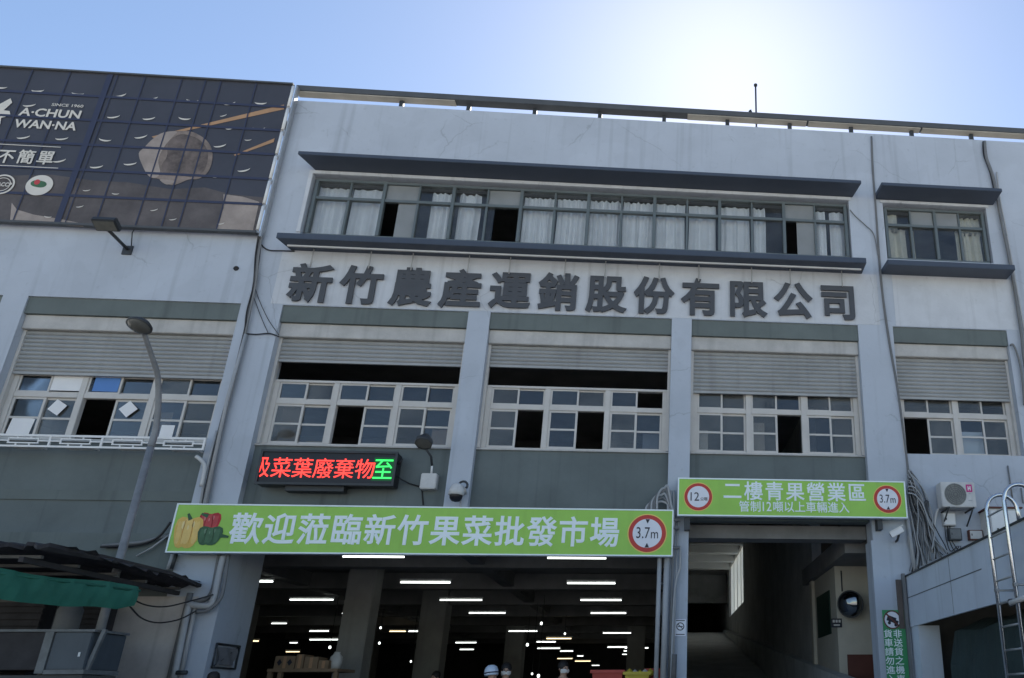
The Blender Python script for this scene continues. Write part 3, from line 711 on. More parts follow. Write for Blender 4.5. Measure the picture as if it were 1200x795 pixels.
# upright green notice on the right pillar
Yn = F-.03
a_, b_ = at(1032.5, 715, Yn), at(1060, 715, Yn); x0, x1 = a_.x+.02, b_.x+.03; z1s = a_.z; z0s = z1s-1.75
t = thing('pillar_notice', 'upright green notice with a crossed truck on the right ramp pillar', 'sign', ((x0+x1)/2, Yn, z0s))
MB().box(x0, x1, Yn, Yn+.012, z0s, z1s, 'sign_green2').build('board', None, t)
cc = at(1045.6, 726.5, Yn); R = .17
MB().disc(cc.x, cc.z, R, R, Yn-.003, Yn-.0005, 'sign_white').build('roundel_face', None, t)
q = MB().ring(cc.x, cc.z, R*.86, R, Yn-.006, Yn-.0032, 'brown'); q.build('roundel', None, t)
q = MB().obox((cc.x-.015, Yn-.0048, cc.z+.01), (.17, .003, .10), Matrix.Rotation(.35, 4, 'Y'), 'ink').obox((cc.x+.07, Yn-.0048, cc.z-.045), (.08, .003, .07), Matrix.Rotation(.35, 4, 'Y'), 'ink').disc(cc.x-.06, cc.z-.055, .03, .03, Yn-.0063, Yn-.0033, 'ink', 16).disc(cc.x+.06, cc.z-.095, .03, .03, Yn-.0063, Yn-.0033, 'ink', 16)
q.build('truck_symbol', None, t)
MB().obox((cc.x, Yn-.0085, cc.z), (.03, .003, R*1.75), Matrix.Rotation(-.8, 4, 'Y'), 'brown').build('slash', None, t)
q = MB()
zt = at(1045, 738, Yn).z; pit = (zt-at(1045, 791, Yn).z)/5.0
for col, (cx, s) in enumerate(((at(1052, 750, Yn).x+.005, '非送貨之機車'), (at(1041.5, 750, Yn).x-.005, '貨車請勿進入'))):
    for i, ch in enumerate(s): text(q, ch, cx-.085, cx+.085, zt-(i+1)*pit+.012, zt-i*pit, Yn-.0004, .006, 'sign_text', .012, em=True)
q.build('lettering', None, t)

# small no-smoking plate on the middle pillar
a_, b_ = at(791, 726, F-.01), at(803.5, 745.5, F-.01)
t = thing('smoking_notice', 'small white no-smoking plate on the pillar between the two openings', 'sign', ((a_.x+b_.x)/2, F-.01, b_.z))
MB().box(a_.x, b_.x, F-.01, F-.003, b_.z, a_.z, 'sign_white').build('plate', None, t)
cx, cz = (a_.x+b_.x)/2, (a_.z+b_.z)/2+.02
MB().ring(cx, cz, .056, .072, F-.014, F-.0105, 'ink', 24).obox((cx, F-.0122, cz), (.012, .003, .12), Matrix.Rotation(-.8, 4, 'Y'), 'ink').obox((cx, F-.0122, cz), (.09, .002, .014), Matrix.Identity(4), 'ink').box(a_.x+.02, b_.x-.02, F-.013, F-.0105, b_.z+.02, b_.z+.035, 'ink').box(a_.x+.02, b_.x-.02, F-.013, F-.0105, a_.z-.03, a_.z-.015, 'ink').build('symbol', None, t)

# red and green display board
Yl = F-.18
a_, b_, c_, d_ = at(306.5, 527.5, Yl), at(466, 531, Yl), at(300.5, 566.5, Yl), at(461, 570, Yl)
x0, x1, z0s, z1s = (a_.x+c_.x)/2, (b_.x+d_.x)/2, (c_.z+d_.z)/2, (a_.z+b_.z)/2
t = thing('display_board', 'black scrolling display with red and green characters under the second-floor windows', 'display', ((x0+x1)/2, Yl, z0s))
MB().box(x0, x1, Yl, F+.10, z0s, z1s, 'led_black').build('case', None, t, .008)
e = .03
MB().box(x0-.01, x1+.01, Yl-.03, Yl-.001, z1s-e, z1s+.012).box(x0-.01, x1+.01, Yl-.03, Yl-.001, z0s-.012, z0s+e).box(x0-.01, x0+e, Yl-.03, Yl-.001, z0s+e, z1s-e).box(x1-e, x1+.01, Yl-.03, Yl-.001, z0s+e, z1s-e).build('case_rim', 'dkmetal', t)
tx0, tx1 = at(318, 547, Yl).x, at(440, 550, Yl).x; u = (tx1-tx0)/5; zc = (z0s+z1s)/2-.0
q = MB()
for i, ch in enumerate('菜葉廢棄物'): text(q, ch, tx0+i*u, tx0+(i+1)*u, zc-.20, zc+.19, Yl-.002, .006, 'led_red', 0., em=True)
text(q, '及', tx0-u*.62, tx0-.02, zc-.19, zc+.18, Yl-.002, .006, 'led_red', 0.)
q.build('red_characters', None, t)
q = MB(); text(q, '至', x1-e-.36, x1-e-.02, zc-.19, zc+.18, Yl-.002, .006, 'led_green', 0.); q.build('green_character', None, t)
MB().box(x1-e-.38, x1-e-.005, Yl-.0015, Yl-.0005, zc-.23, zc+.22, 'led_green_dim').build('lit_field', None, t)
MB().box(x0+.5, x1-.9, F-.10, F+.1, z0s-.10, z0s-.002, 'dkmetal').build('bracket', None, t)

# ------------------------------------------------------------------ billboard on the left wing
Yb = F-.16
t = thing('billboard', 'large dark advertising billboard with a meat ball and chopsticks above the left wing', 'billboard', (-12, Yb, 10.6))
ztop, zbot = 14.44, 10.62
xr = -8.52; xl = -20.
MB().box(xl, xr, Yb, Yb+.03, zbot, ztop, 'poster').build('poster', None, t)
def pb(x, y): v = at(x, y, Yb); return (v.x, v.z)
def rounded(P, n=4):
    out = []; L = len(P)
    for i in range(L):
        a, b, c, d = [Vector((*P[(i+k) % L], 0)) for k in (-1, 0, 1, 2)]
        for k in range(n):
            u = k/n; w_ = .5*((2*b)+(c-a)*u+(2*a-5*b+4*c-d)*u*u+(3*b-3*c+d-a)*u**3); out.append((w_.x, w_.y))
    return out
def printed(name, polys, mt, k=1):
    q = MB()
    if 'ball' in name: polys = [rounded(p) for p in polys]
    for pl in polys: q.prism(pl, Yb-.003*k-.0015, Yb-.003*k, mt)
    q.build(name, None, t)
lowp = [(xl, zbot+.005), (xr-.005, zbot+.005)] + [pb(*p) for p in ((312, 232), (270, 228), (240, 220), (200, 222), (150, 214), (110, 212), (60, 205), (20, 206))] + [(xl, pb(0, 206)[1])]
printed('printed_table', [lowp], 'poster_low')
printed('printed_bowl', [[pb(*p) for p in ((304, 237), (285, 231), (262, 228), (262, 244), (258, 258), (254, 269), (296, 273))]], 'print_pale', 2)
printed('printed_bowl', [[pb(*p) for p in ((12, 260), (14, 238), (20, 246), (40, 252), (70, 257), (100, 263), (98, 266))]], 'print_pale', 2)
printed('printed_chopstick', [[pb(*p) for p in ((180, 162), (178, 160.5), (333, 123), (333, 128.5))], ], 'print_tan', 2)
printed('printed_chopstick', [[pb(*p) for p in ((276, 183), (274, 182), (322, 162.5), (321, 167))]], 'print_tan', 2)
ball = [pb(*p) for p in ((163, 181), (170, 173), (180, 163), (192, 156), (208, 154), (225, 155), (240, 163), (248, 174), (249, 188), (244, 202), (233, 210), (221, 211), (206, 217), (196, 216), (186, 210), (176, 208), (168, 196))]
printed('printed_ball', [ball], 'print_meat', 3)
printed('printed_ball_crust', [[pb(*p) for p in ((163, 181), (170, 173), (180, 163), (192, 156), (208, 155), (200, 164), (192, 174), (186, 188), (188, 203), (182, 209), (174, 206), (168, 196))], [pb(*p) for p in ((188, 211), (206, 213), (196, 217))]], 'print_pale', 4)
printed('printed_ball_shade', [[pb(*p) for p in ((198, 168), (212, 158), (232, 163), (243, 176), (243, 192), (236, 204), (222, 208), (206, 203), (192, 203), (190, 194), (196, 184))],], 'print_meat2', 4)
def crescent(x, y, r, rot):
    r *= .9
    c = pb(x, y); pts = []
    for i in range(11):
        a = math.pi+math.pi*i/10; pts.append((r*math.cos(a), r*.52*math.sin(a)))
    for i in range(1, 10):
        a = 2*math.pi-math.pi*i/10; pts.append((r*math.cos(a), r*.22*math.sin(a)))
    return [(c[0]+p*math.cos(rot)-z*math.sin(rot), c[1]+p*math.sin(rot)+z*math.cos(rot)) for p, z in pts]
cres = [(2, 102), (45, 106), (92, 109.5), (141, 111.5), (35, 123), (133.5, 136.5), (175, 138.5), (28, 160.5), (73, 162), (124, 163.5), (165.5, 160), (70, 188), (113.5, 195), (153, 191.5), (178, 115), (226, 117.5), (269, 121), (306, 120.5), (217, 138.5), (304, 150), (258, 170.5), (253, 206), (286, 199), (262, 135.5), (269, 151), (291, 164), (102, 223), (94, 242), (181, 246), (203, 257), (259, 262), (57, 254), (136, 227)]
for i, (x, y) in enumerate(cres): printed('printed_shaving', [crescent(x, y, .14 if i < 23 else .08, random.uniform(-.1, .45))], 'print_cream', 5)
printed('printed_emblem', [[pb(*p) for p in ((-14, 118), (-2, 124), (13, 116), (15, 121), (5, 130), (12, 131), (13, 136), (2, 139), (1, 146), (-6, 153), (-14, 140))]], 'print_cream', 5)
YT = Yb-.0070
q = MB()
def bt(s, xa, ya, xb, yb_, h, bold):
    A, C = pb(xa, ya), pb(xb, yb_); text(q, s, A[0], C[0], (A[1]+C[1])/2-h/2, (A[1]+C[1])/2+h/2, YT-.0135, .002, 'print_cream', bold)
bt('A·CHUN', 23.5, 132, 95.5, 135, .215, .025); bt('WAN·NA', 17.5, 145.5, 91, 149, .215, .025); bt('SINCE 1960', 61.5, 123.6, 98.5, 125.5, .075, .01)
for i, ch in enumerate('不簡單'):
    A = pb(8.5+23.0*i-(.5 if i == 0 else 0), 184+.9*i); text(q, ch, A[0]-.17, A[0]+.17, A[1]-.17, A[1]+.18, YT-.0135, .002, 'print_cream', .016, em=True)
for ya, yb2, xe in ((171.5, 173.5, 72), (196, 198, 69)):
    A, C = pb(-30, ya-1), pb(xe, yb2); q.box(A[0], C[0], YT-.0155, YT-.0135, C[1]-.008, C[1]+.008, 'print_cream')
q.build('lettering', None, t)
q = MB(); c1 = pb(47, 218); R = .26
q.disc(*c1, R*.98, R*.95, YT-.0165, YT-.0135, 'print_cream'); q.build('badge', None, t)
q = MB().prism(blob(c1[0]-.02, c1[1]+.03, .13, .10, 2, .2, .5), YT-.019, YT-.0168, 'pepper_g2').prism(blob(c1[0]-.06, c1[1]+.07, .05, .07, 2, .1), YT-.0215, YT-.0192, 'pepper_r2'); q.build('badge_leaf', None, t)
q = MB(); c1 = pb(3, 217); q.ring(*c1, .205, .24, YT-.0165, YT-.0135, 'print_cream').ring(*c1, .15, .165, YT-.0165, YT-.0135, 'print_cream')
text(q, 'HACCP', c1[0]-.15, c1[0]+.19, c1[1]-.05, c1[1]+.05, YT-.0165, .002, 'print_cream', .03); q.build('badge', None, t)
# lattice bars, coloured dark for the shadow of the frame behind the sheet
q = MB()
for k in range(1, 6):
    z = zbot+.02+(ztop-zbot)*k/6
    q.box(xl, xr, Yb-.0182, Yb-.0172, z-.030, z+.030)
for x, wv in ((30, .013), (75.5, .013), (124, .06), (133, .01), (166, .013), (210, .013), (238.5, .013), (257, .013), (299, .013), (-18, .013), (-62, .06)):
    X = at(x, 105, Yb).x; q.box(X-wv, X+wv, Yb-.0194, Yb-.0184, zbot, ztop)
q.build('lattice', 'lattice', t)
MB().box(xl, xr+.03, Yb-.05, Yb+.05, ztop+.001, ztop+.04).box(xl, xr+.03, Yb-.05, Yb+.06, zbot-.05, zbot-.001).build('edge_frame', 'roofslab', t)
q = MB()
for k in range(6):
    za = zbot+.03+(ztop-zbot)*k/6; q.tube([(xr+.045, Yb-.02, za), (xr+.045, Yb-.02, za+.56)], .034)
q.build('edge_light', 'white', t)
q = MB()
for k in range(6): q.box(xr+.01, xr+.09, Yb-.01, Yb+.12, zbot+(ztop-zbot)*k/6-.03, zbot+(ztop-zbot)*k/6+.02)
q.box(xr+.085, xr+.12, Yb, Yb+.12, zbot-.1, ztop).build('edge_post', 'metal', t)
q = MB()
for k in range(8): q.box(xr-.2-k*1.5, xr-.1-k*1.5, Yb+.1, Yb+.2, 10.74, ztop).tube([(xr-.15-k*1.5, Yb+.2, 14), (xr-.15-k*1.5, F+1.9, 10.8)], .03)
q.build('support_frame', 'dkmetal', t)

# ------------------------------------------------------------------ lamps, cameras, boxes fixed to the front
def arc(c, r, a0, a1, ax, ay, n=8):
    c, ax, ay = Vector(c), Vector(ax), Vector(ay)
    return [c+ax*r*math.cos(math.radians(a0+(a1-a0)*i/n))+ay*r*math.sin(math.radians(a0+(a1-a0)*i/n)) for i in range(n+1)]
# floodlight under the billboard
p0 = at(150, 294, F); p1 = at(124, 266, F-.75)
t = thing('floodlight', 'black floodlight on an arm below the lower edge of the billboard', 'floodlight', (p0.x, F, p0.z))
MB().box(p0.x-.09, p0.x+.09, F-.03, F-.001, p0.z-.10, p0.z+.10).build('base_plate', 'dkmetal', t)
MB().tube([p0+Vector((0, -.03, .02)), p1+Vector((0, .1, -.02))], .032).tube([p0+Vector((.05, -.02, .1)), p0+Vector((.06, -.12, .35)), p0+Vector((.12, -.1, .7))], .01).build('arm', 'dkmetal', t)
R = Matrix.Rotation(-.5, 4, 'X')
h = MB().obox(p1+Vector((0, 0, .06)), (.44, .26, .12), R).obox(p1+Vector((0, .02, .14)), (.34, .16, .06), R).build('lamp_head', 'dkmetal', t, .015)
MB().obox(p1+Vector((0, -.03, -.0)), (.38, .20, .01), R, 'lens').build('lens', None, h)
# spotlight with its junction box
b0 = at(501, 563, F-.06)
t = thing('spotlight', 'small spotlight on a bent arm above a pale junction box, right of the display board', 'spotlight', (b0.x, F, b0.z-.15))
MB().box(b0.x-.145, b0.x+.145, F-.02, F+.155, b0.z-.15, b0.z+.15, 'dirty_white').build('junction_box', None, t, .015)
h0 = at(497, 518, F-.35)
MB().tube([b0+Vector((.03, .08, .15)), b0+Vector((.03, .05, .30))], .02, 'white').tube([b0+Vector((.03, .05, .30)), b0+Vector((.02, -.05, .45)), h0+Vector((.03, .1, -.12))], .022, 'dkmetal').build('arm', None, t)
R = Matrix.Rotation(.5, 4, 'X')
hd = MB().lathe([(0, .16), (.08, .15), (.14, .06), (.165, -.02), (.165, -.05), (.14, -.055)], h0, tuple(R @ Vector((0, .75, .5))), 'dkmetal', 8).build('lamp_head', None, t)
MB().lathe([(.142, -.05), (.10, -.052), (0, -.054)], h0, tuple(R @ Vector((0, .75, .5))), 'lens', 8).build('lens', None, hd)
MB().tube([at(462, 555, F), at(470, 562, F-.02), at(480, 567, F+.13), at(494, 571, F+.14)], .014).tube([at(494, 571, F+.14), at(496, 592, F+.14)], .012).tube([at(462, 546, F+.1), at(469, 543, F-.1), at(471, 538, F-.1)], .022).build('lead', 'cable', t)
# dome camera on the second pillar
c = at(535, 577, F-.25)
t = thing('dome_camera', 'pale dome camera on the light pillar just above the welcome sign', 'camera', (c.x, F, c.z-.2))
MB().lathe([(0, .17), (.05, .165), (.10, .13), (.135, .03), (.145, -.05), (.125, -.06), (0, -.06)], c, 'Z', 'dirty_white').build('housing', None, t)
MB().lathe([(.118, -.062), (.11, -.12), (.07, -.17), (0, -.185)], c, 'Z', 'led_black').build('dome', None, t)
MB().tube(arc(c+Vector((.09, .05, .14)), .08, 180, -40, (1, 0, 0), (0, 0, 1)), .022, 'dkmetal').tube([c+Vector((.1, .08, .1)), Vector((c.x+.1, F-.001, c.z+.04))], .035, 'dirty_white').tube([c+Vector((.07, .1, -.12)), Vector((c.x+.06, F-.02, c.z-.42))], .02, 'pvc').build('bracket', None, t)
# bullet camera on the right pillar
c = at(1051, 624, F-.30)
t = thing('bullet_camera', 'white bullet camera on the right pillar beneath the ramp sign', 'camera', (c.x, F, c.z))
ax = Vector((.34, -.10, .17)).normalized()
R = Vector((1, 0, 0)).rotation_difference(ax).to_matrix().to_4x4()
MB().obox(c, (.26, .10, .11), R).obox(c+Vector((-.01, 0, .065)), (.30, .13, .015), R).build('housing', 'white', t, .012)
MB().tube([c+ax*-.131, c+ax*-.138], .04).build('lens', 'led_black', t)
MB().tube([c+Vector((.04, .02, -.05)), c+Vector((.03, .10, -.13)), Vector((c.x+.06, F-.001, c.z-.12))], .024).build('bracket', 'dkmetal', t)
# outdoor unit of the air conditioner
a_, b_ = at(1103, 564.5, F-.38), at(1144, 594.5, F-.38)
x0, x1, z1_, z0_ = a_.x-.02, b_.x+.02, a_.z, b_.z
t = thing('air_conditioner', 'white air conditioner outdoor unit with round fan grille and pink sticker', 'air conditioner', ((x0+x1)/2, F-.2, z0_))
MB().box(x0, x1, F-.37, F-.08, z0_, z1_, 'dirty_white').build('case', None, t, .012)
fx, fz, fr = x0+(x1-x0)*.41, (z0_+z1_)/2, (z1_-z0_)*.44
g = MB().disc(fx, fz, fr, fr, F-.377, F-.3715, 'fan').build('fan_grille', None, t)
q = MB()
for k in range(5): q.ring(fx, fz, fr*(.18+.17*k), fr*(.18+.17*k)+.010, F-.388, F-.3775, 'pvc_dark', 28)
for k in range(12):
    a = k*math.pi/6; q.obox((fx+math.cos(a)*fr*.55, F-.384, fz+math.sin(a)*fr*.55), (fr*.86, .006, .008), Matrix.Rotation(-a, 4, 'Y'), 'pvc_dark')
q.build('guard', None, g)
sx = x0+(x1-x0)*.83
st = MB().box(sx-.06, sx+.06, F-.374, F-.3712, z1_-.20, z1_-.05, 'magenta').build('sticker', None, t)
q = MB(); text(q, 'H', sx-.03, sx+.03, z1_-.17, z1_-.08, F-.3745, .002, 'white', .06); q.build('sticker_mark', None, st)
MB().box(sx-.04, sx+.04, F-.3735, F-.3712, z0_+.12, z0_+.14).box(sx-.02, sx+.02, F-.3735, F-.3712, z0_+.26, z0_+.275).build('louvre', 'pvc', t)
for xb in (x0+.1, x1-.1):
    MB().tube([(xb, F-.45, z0_-.03), (xb, F-.001, z0_-.03), ], .02).tube([(xb, F-.40, z0_-.04), (xb, F-.005, z0_-.30)], .016).build('bracket', 'dkmetal', t)
# boxes on the wall beneath it
def wallbox(name, label, px0, py0, px1, py1, d, mt, rim):
    a, b = at(px0, py0, F-d), at(px1, py1, F-d)
    t = thing(name, label, 'box', ((a.x+b.x)/2, F-d, b.z), 'small boxes on the wall under the air conditioner')
    MB().box(a.x, b.x, F-d, F-.001, b.z, a.z, rim).build('case', None, t, .006)
    MB().box(a.x+.02, b.x-.02, F-d-.012, F-d-.001, b.z+.02, a.z-.02, mt).build('lid', None, t, .004)
    MB().box(a.x+.045, a.x+.06, F-d-.022, F-d-.0125, (a.z+b.z)/2-.02, (a.z+b.z)/2+.02, 'dkmetal').build('latch', None, t)
wallbox('meter_box', 'white square meter box directly under the air conditioner', 1105, 601, 1121, 616, .12, 'white', 'dirty_white')
wallbox('meter_box', 'grey metal meter box with dark rim, lower right of the white one', 1111.5, 619, 1128, 633, .13, 'cabinet_edge', 'dkmetal')
wallbox('meter_box', 'flat cream box with brown rim beside the grey meter box', 1135, 621, 1153, 633, .10, 'dirty_white', 'brown')
a, b = at(1158, 596, F-.45), at(1200, 626, F-.45)
t = thing('wall_cabinet', 'large white wall cabinet behind the steel ladder', 'cabinet', ((a.x+b.x)/2, F-.45, b.z))
MB().box(a.x, b.x, F-.45, F-.001, b.z-.3, a.z, 'dirty_white').build('case', None, t, .01)
MB().box(a.x+.03, (a.x+b.x)/2-.01, F-.465, F-.451, b.z-.27, a.z-.04, 'white').build('door', None, t, .006)
MB().box((a.x+b.x)/2+.01, b.x-.03, F-.465, F-.451, b.z-.27, a.z-.04, 'white').build('door', None, t, .006)
MB().box(a.x+.12, a.x+.15, F-.485, F-.466, b.z-.05, b.z+.10, 'dkmetal').build('handle', None, t)
MB().box(a.x-.03, b.x+.03, F-.49, F-.001, a.z+.002, a.z+.03, 'brown').build('cap', None, t)
# thin rods on the wall above the cabinet
MB_ = MB().tube([at(1181, 546, F-.03), at(1187, 588, F-.03)], .016)
tag(MB_.build('wall_rod', 'pvc_dark'), 'taller thin rod on the wall above the white cabinet', 'rod')
tag(MB().tube([at(1196.5, 572, F-.03), at(1199, 590, F-.03)], .014).build('wall_rod', 'pvc_dark'), 'shorter thin rod on the wall near the right edge', 'rod')

# ------------------------------------------------------------------ pipes and cables
def run(pts, Y, dy=0.): return [at(p[0], p[1], (p[2] if len(p) > 2 else Y)) for p in pts]
def smooth(P, n=5):
    P = [Vector(p) for p in P]; out = []
    for i in range(len(P)-1):
        a, b, c, d = P[max(i-1, 0)], P[i], P[i+1], P[min(i+2, len(P)-1)]
        for k in range(n):
            u = k/n; out.append(.5*((2*b)+(c-a)*u+(2*a-5*b+4*c-d)*u*u+(3*b-3*c+d-a)*u**3))
    return out+[P[-1]]
def cable_thing(name, label, cat, lines, mt, base=None):
    allp = [p for l in lines for p in l[0]]
    zmin = min(p.z for p in allp); c = allp[0]
    t = thing(name, label, cat, (c.x, c.y, zmin))
    for l in lines:
        MB().tube(l[0], l[1], n=6 if l[1] < .02 else 8).build(l[3] if len(l) > 3 else 'cable', l[2] if len(l) > 2 and l[2] else mt, t)
    return t
Yc = F-.035
# bundle along the left pillar
ls = []
for k in range(6):
    o = k*1.6
    ls.append((smooth(run([(303+o*.6, 274), (300+o*.5+random.uniform(-2, 2), 300), (297+o*.4, 330), (290+o*.4+random.uniform(-2, 2), 365), (285+o*.3, 392), (272+o*.4, 445), (262+o*.5, 480), (252+o*.6, 520), (243+o*.7, 560), (236+o*.8, 592)], Yc-.01*k)), .010+.004*(k % 3), 'cable_grey' if k % 2 else 'cable'))
ls.append((run([(288, 392), (266, 470), (240, 590)], Yc-.06), .032, 'pvc', 'conduit'))
ls.append((run([(254, 505), (240, 558), (235, 592)], Yc-.05), .022, 'pvc', 'conduit'))
ls.append((smooth(run([(230, 535), (236, 540), (240, 548), (236, 570)], Yc-.08)), .035, 'dirty_white', 'conduit'))
ls.append((smooth(run([(303, 275), (305, 285), (314, 293), (330, 294), (345, 294.5)], Yc)), .014, 'cable'))
ls.append((smooth(run([(285, 391), (300, 392), (316, 391), (327, 395)], Yc)), .013, 'cable'))
ls.append((smooth(run([(297, 330), (303, 350), (314, 374), (327, 393)], Yc)), .007, 'cable'))
ls.append((smooth(run([(296, 345), (306, 372), (314, 390)], Yc)), .007, 'cable'))
cable_thing('cable_bundle', 'loose black and grey cables running down the left pillar from the billboard corner', 'cables', ls, 'cable')
# cable down the right pillar from the roof
ls = []
for k in range(3):
    o = k*1.5
    ls.append((smooth(run([(1020.5+o*.5, 160), (1022+o*.6, 200), (1026+o*.5, 250), (1029+o*.7, 300), (1034+o*.6, 350), (1041+o*.7, 400), (1050+o*.6, 450), (1057+o*.6, 500), (1062+o*.6, 540), (1065+o, 575)], Yc-.01*k)), .008+.003*(k % 2), 'cable_grey' if k % 2 else 'pvc_dark'))
ls.append((smooth(run([(996, 246), (1003, 254), (1014, 264), (1024, 275), (1029, 300)], Yc)), .012, 'cable_grey'))
cable_thing('cable_bundle', 'cables running down the right pillar from the roof edge to the ramp sign', 'cables', ls, 'cable')
# downpipe at the far right
ls = [(smooth(run([(1154, 166), (1156, 185), (1164, 208), (1170, 240), (1174, 262), (1184, 310), (1196, 385), (1200, 420), (1206, 460)], Yc-.05)), .035, 'pvc_dark', 'pipe'),
      (smooth(run([(1152, 166), (1153, 182), (1161, 205), (1167, 235)], Yc-.02)), .018, 'cable', 'cable'),
      (smooth(run([(1168, 202), (1172, 235), (1179, 270), (1190, 330), (1206, 420)], Yc-.03)), .02, 'pvc', 'pipe')]
cable_thing('downpipe', 'grey downpipe with a cable running down the wall at the right edge', 'pipe', ls, 'pvc')
t = cable_thing('vent_pipe', 'thin bent grey pipe at the right end of the last shutter', 'pipe', [(smooth(run([(1184, 405), (1187, 404), (1191, 412), (1196, 430), (1199, 455), (1200, 475)], Yc-.03)), .022, 'pvc_dark', 'pipe')], 'pvc')
# thick tangle beside the air conditioner
ls = []
for k in range(30):
    u = k/29; xe = 1066+u*46+random.uniform(-3, 3); r0 = random.uniform(-4, 4); y0 = 562+random.uniform(-12, 14); bow = random.uniform(-3, 7)
    ye_ = 669-(xe-1067)*.50+random.uniform(-1, 3)
    ls.append((smooth(run([(1063+u*5, y0), (1066+u*10+bow, y0+20+r0), (1068+u*20+bow+r0, 606+r0), (1069+u*27+r0*1.5, 628), (1070+u*35+r0, 648-u*8), (xe, ye_)], F-.04-.014*(k % 10))), random.choice((.008, .010, .013, .016)), ('cable_grey', 'pvc', 'pvc_dark', 'cable', 'pvc')[k % 5]))
for k in range(4):
    ls.append((smooth(run([(1064, 566+k*4), (1072, 568+k*4), (1080, 580+k*3), (1084, 598), (1090, 610+k*2), (1095, 625), (1092, 645)], F-.16-.02*k)), .014, 'pvc' if k % 2 else 'cable_grey'))
for k in range(3):
    ls.append((smooth(run([(1107+k*3, 615), (1109+k*3, 632), (1114+k*5, 646), (1122+k*2, 640)], F-.05)), .009, 'cable'))
ls.append((smooth(run([(1085, 597), (1083, 592), (1087, 588), (1086, 600), (1090, 618)], F-.15)), .035, 'dkmetal'))
ls.append((run([(1063, 605), (1068, 640), (1073, 675)], F-.08), .04, 'pvc', 'conduit'))
ls.append((smooth(run([(1093, 648), (1095, 615), (1098, 600), (1103, 594)], F-.10)), .028, 'dirty_white', 'conduit'))
cable_thing('cable_tangle', 'dense tangle of grey cables between the ramp sign and the air conditioner', 'cables', ls, 'cable_grey')
# conduits at the middle pillar
ls = []
for k, (px, r, mt) in enumerate(((771, .055, 'pvc'), (779.5, .075, 'pvc'), (786, .03, 'pvc_dark'), (790.5, .022, 'pvc'))):
    top = 640 if k < 2 else 604
    ls.append((run([(px+4.5 if k > 1 else px+2.5, top), (px-2.5, 800)], F-.14+.02*k), r*.75, mt, 'conduit'))
for k in range(5):
    o = k*3.2
    ls.append((smooth(run([(757+o, 603-k*1.5), (757.5+o, 595-k*3), (762+o, 590-k*4), (770+o*.7, 589-k*4.2), (776+o*.5, 588-k*4.5), (783+o*.3, 592), (787+o*.2, 604), (786+o*.2, 640)], F-.10-.015*k)), .022, 'pvc' if k % 2 == 0 else 'pvc_dark', 'conduit'))
for k in range(3): ls.append((run([(783+k*3.4, 575), (782+k*3.4, 655)], F-.11), .022, 'pvc', 'conduit'))
for yy in (609.5, 619, 642): ls.append((run([(779, yy), (796, yy)], F-.17), .03, 'pvc_dark', 'strap'))
ls.append((smooth(run([(797, 640), (797, 664), (794, 674), (791, 690), (789, 720), (786, 798)], F-.10)), .022, 'pvc', 'conduit'))
ls.append((smooth(run([(772, 686), (777, 684), (779, 690), (774, 720)], F-.02)), .03, 'pvc_dark', 'conduit'))
cable_thing('conduit_stack', 'stack of grey conduits bending up the middle pillar between the two signs', 'pipes', ls, 'pvc')
tag(MB().tube([at(790.5, 767, F-.25), at(789, 805, F-.25)], .045).build('post_pole', 'batten'), 'short pale wooden pole leaning on the middle pillar', 'pole')
# pipes at the foot of the left pillar
ls = [(smooth(run([(262, 652), (257, 672), (252, 696), (247, 709), (236, 710.5), (226, 709.5), (221, 712), (214, 745), (204, 795)], F-.14), 4), .055, 'pvc', 'pipe'),
      (run([(223, 695), (199, 795)], F-.08), .05, 'pvc_dark', 'pipe'),
      (run([(229, 712), (225, 730), (211, 797)], F-.10), .035, 'pvc', 'pipe'),
      (smooth(run([(257, 650), (252, 678), (248, 694), (240, 703), (228, 705)], F-.06)), .035, 'pvc_dark', 'pipe'),
      (run([(204, 650), (198, 668)], F-.05), .05, 'pvc', 'pipe'), (run([(207, 648), (201, 667)], F-.12), .03, 'dkmetal', 'pipe'),
      (smooth(run([(268, 650), (262, 690), (256, 705), (242, 716), (230, 717)], F-.16)), .03, 'pvc_dark', 'pipe'),
      (run([(207, 788.5), (219, 788.5)], F-.18), .035, 'dkmetal', 'strap')]
cable_thing('drain_pipes', 'grey pipes with elbows at the foot of the left pillar below the welcome sign', 'pipes', ls, 'pvc')
a, b = at(237, 756, F+.5), at(257, 783, F+.5)
t = thing('wire_rack', 'dark wire frame with rags hung on the side of the left pillar', 'rack', ((a.x+b.x)/2, F+.5, b.z))
qx = -7.655
q = MB().tube([(qx+.03, F+.15, b.z), (qx+.03, F+.15, a.z), (qx+.03, F+.95, a.z), (qx+.03, F+.95, b.z)], .02, closed=True).tube([(qx+.03, F+.15, b.z), (qx+.03, F+.95, a.z)], .012)
q.build('frame', 'dkmetal', t)
vs = []; 
for i in range(9):
    for j in range(6): vs.append((qx+.05+.025*math.sin(i*1.3+j), F+.22+.62*i/8, b.z+.05+(a.z-b.z-.1)*j/5))
MB().add(vs, [(i*6+j, i*6+j+1, i*6+j+7, i*6+j+6) for i in range(8) for j in range(5)], 'cloth_grey', True).build('rag', None, t)

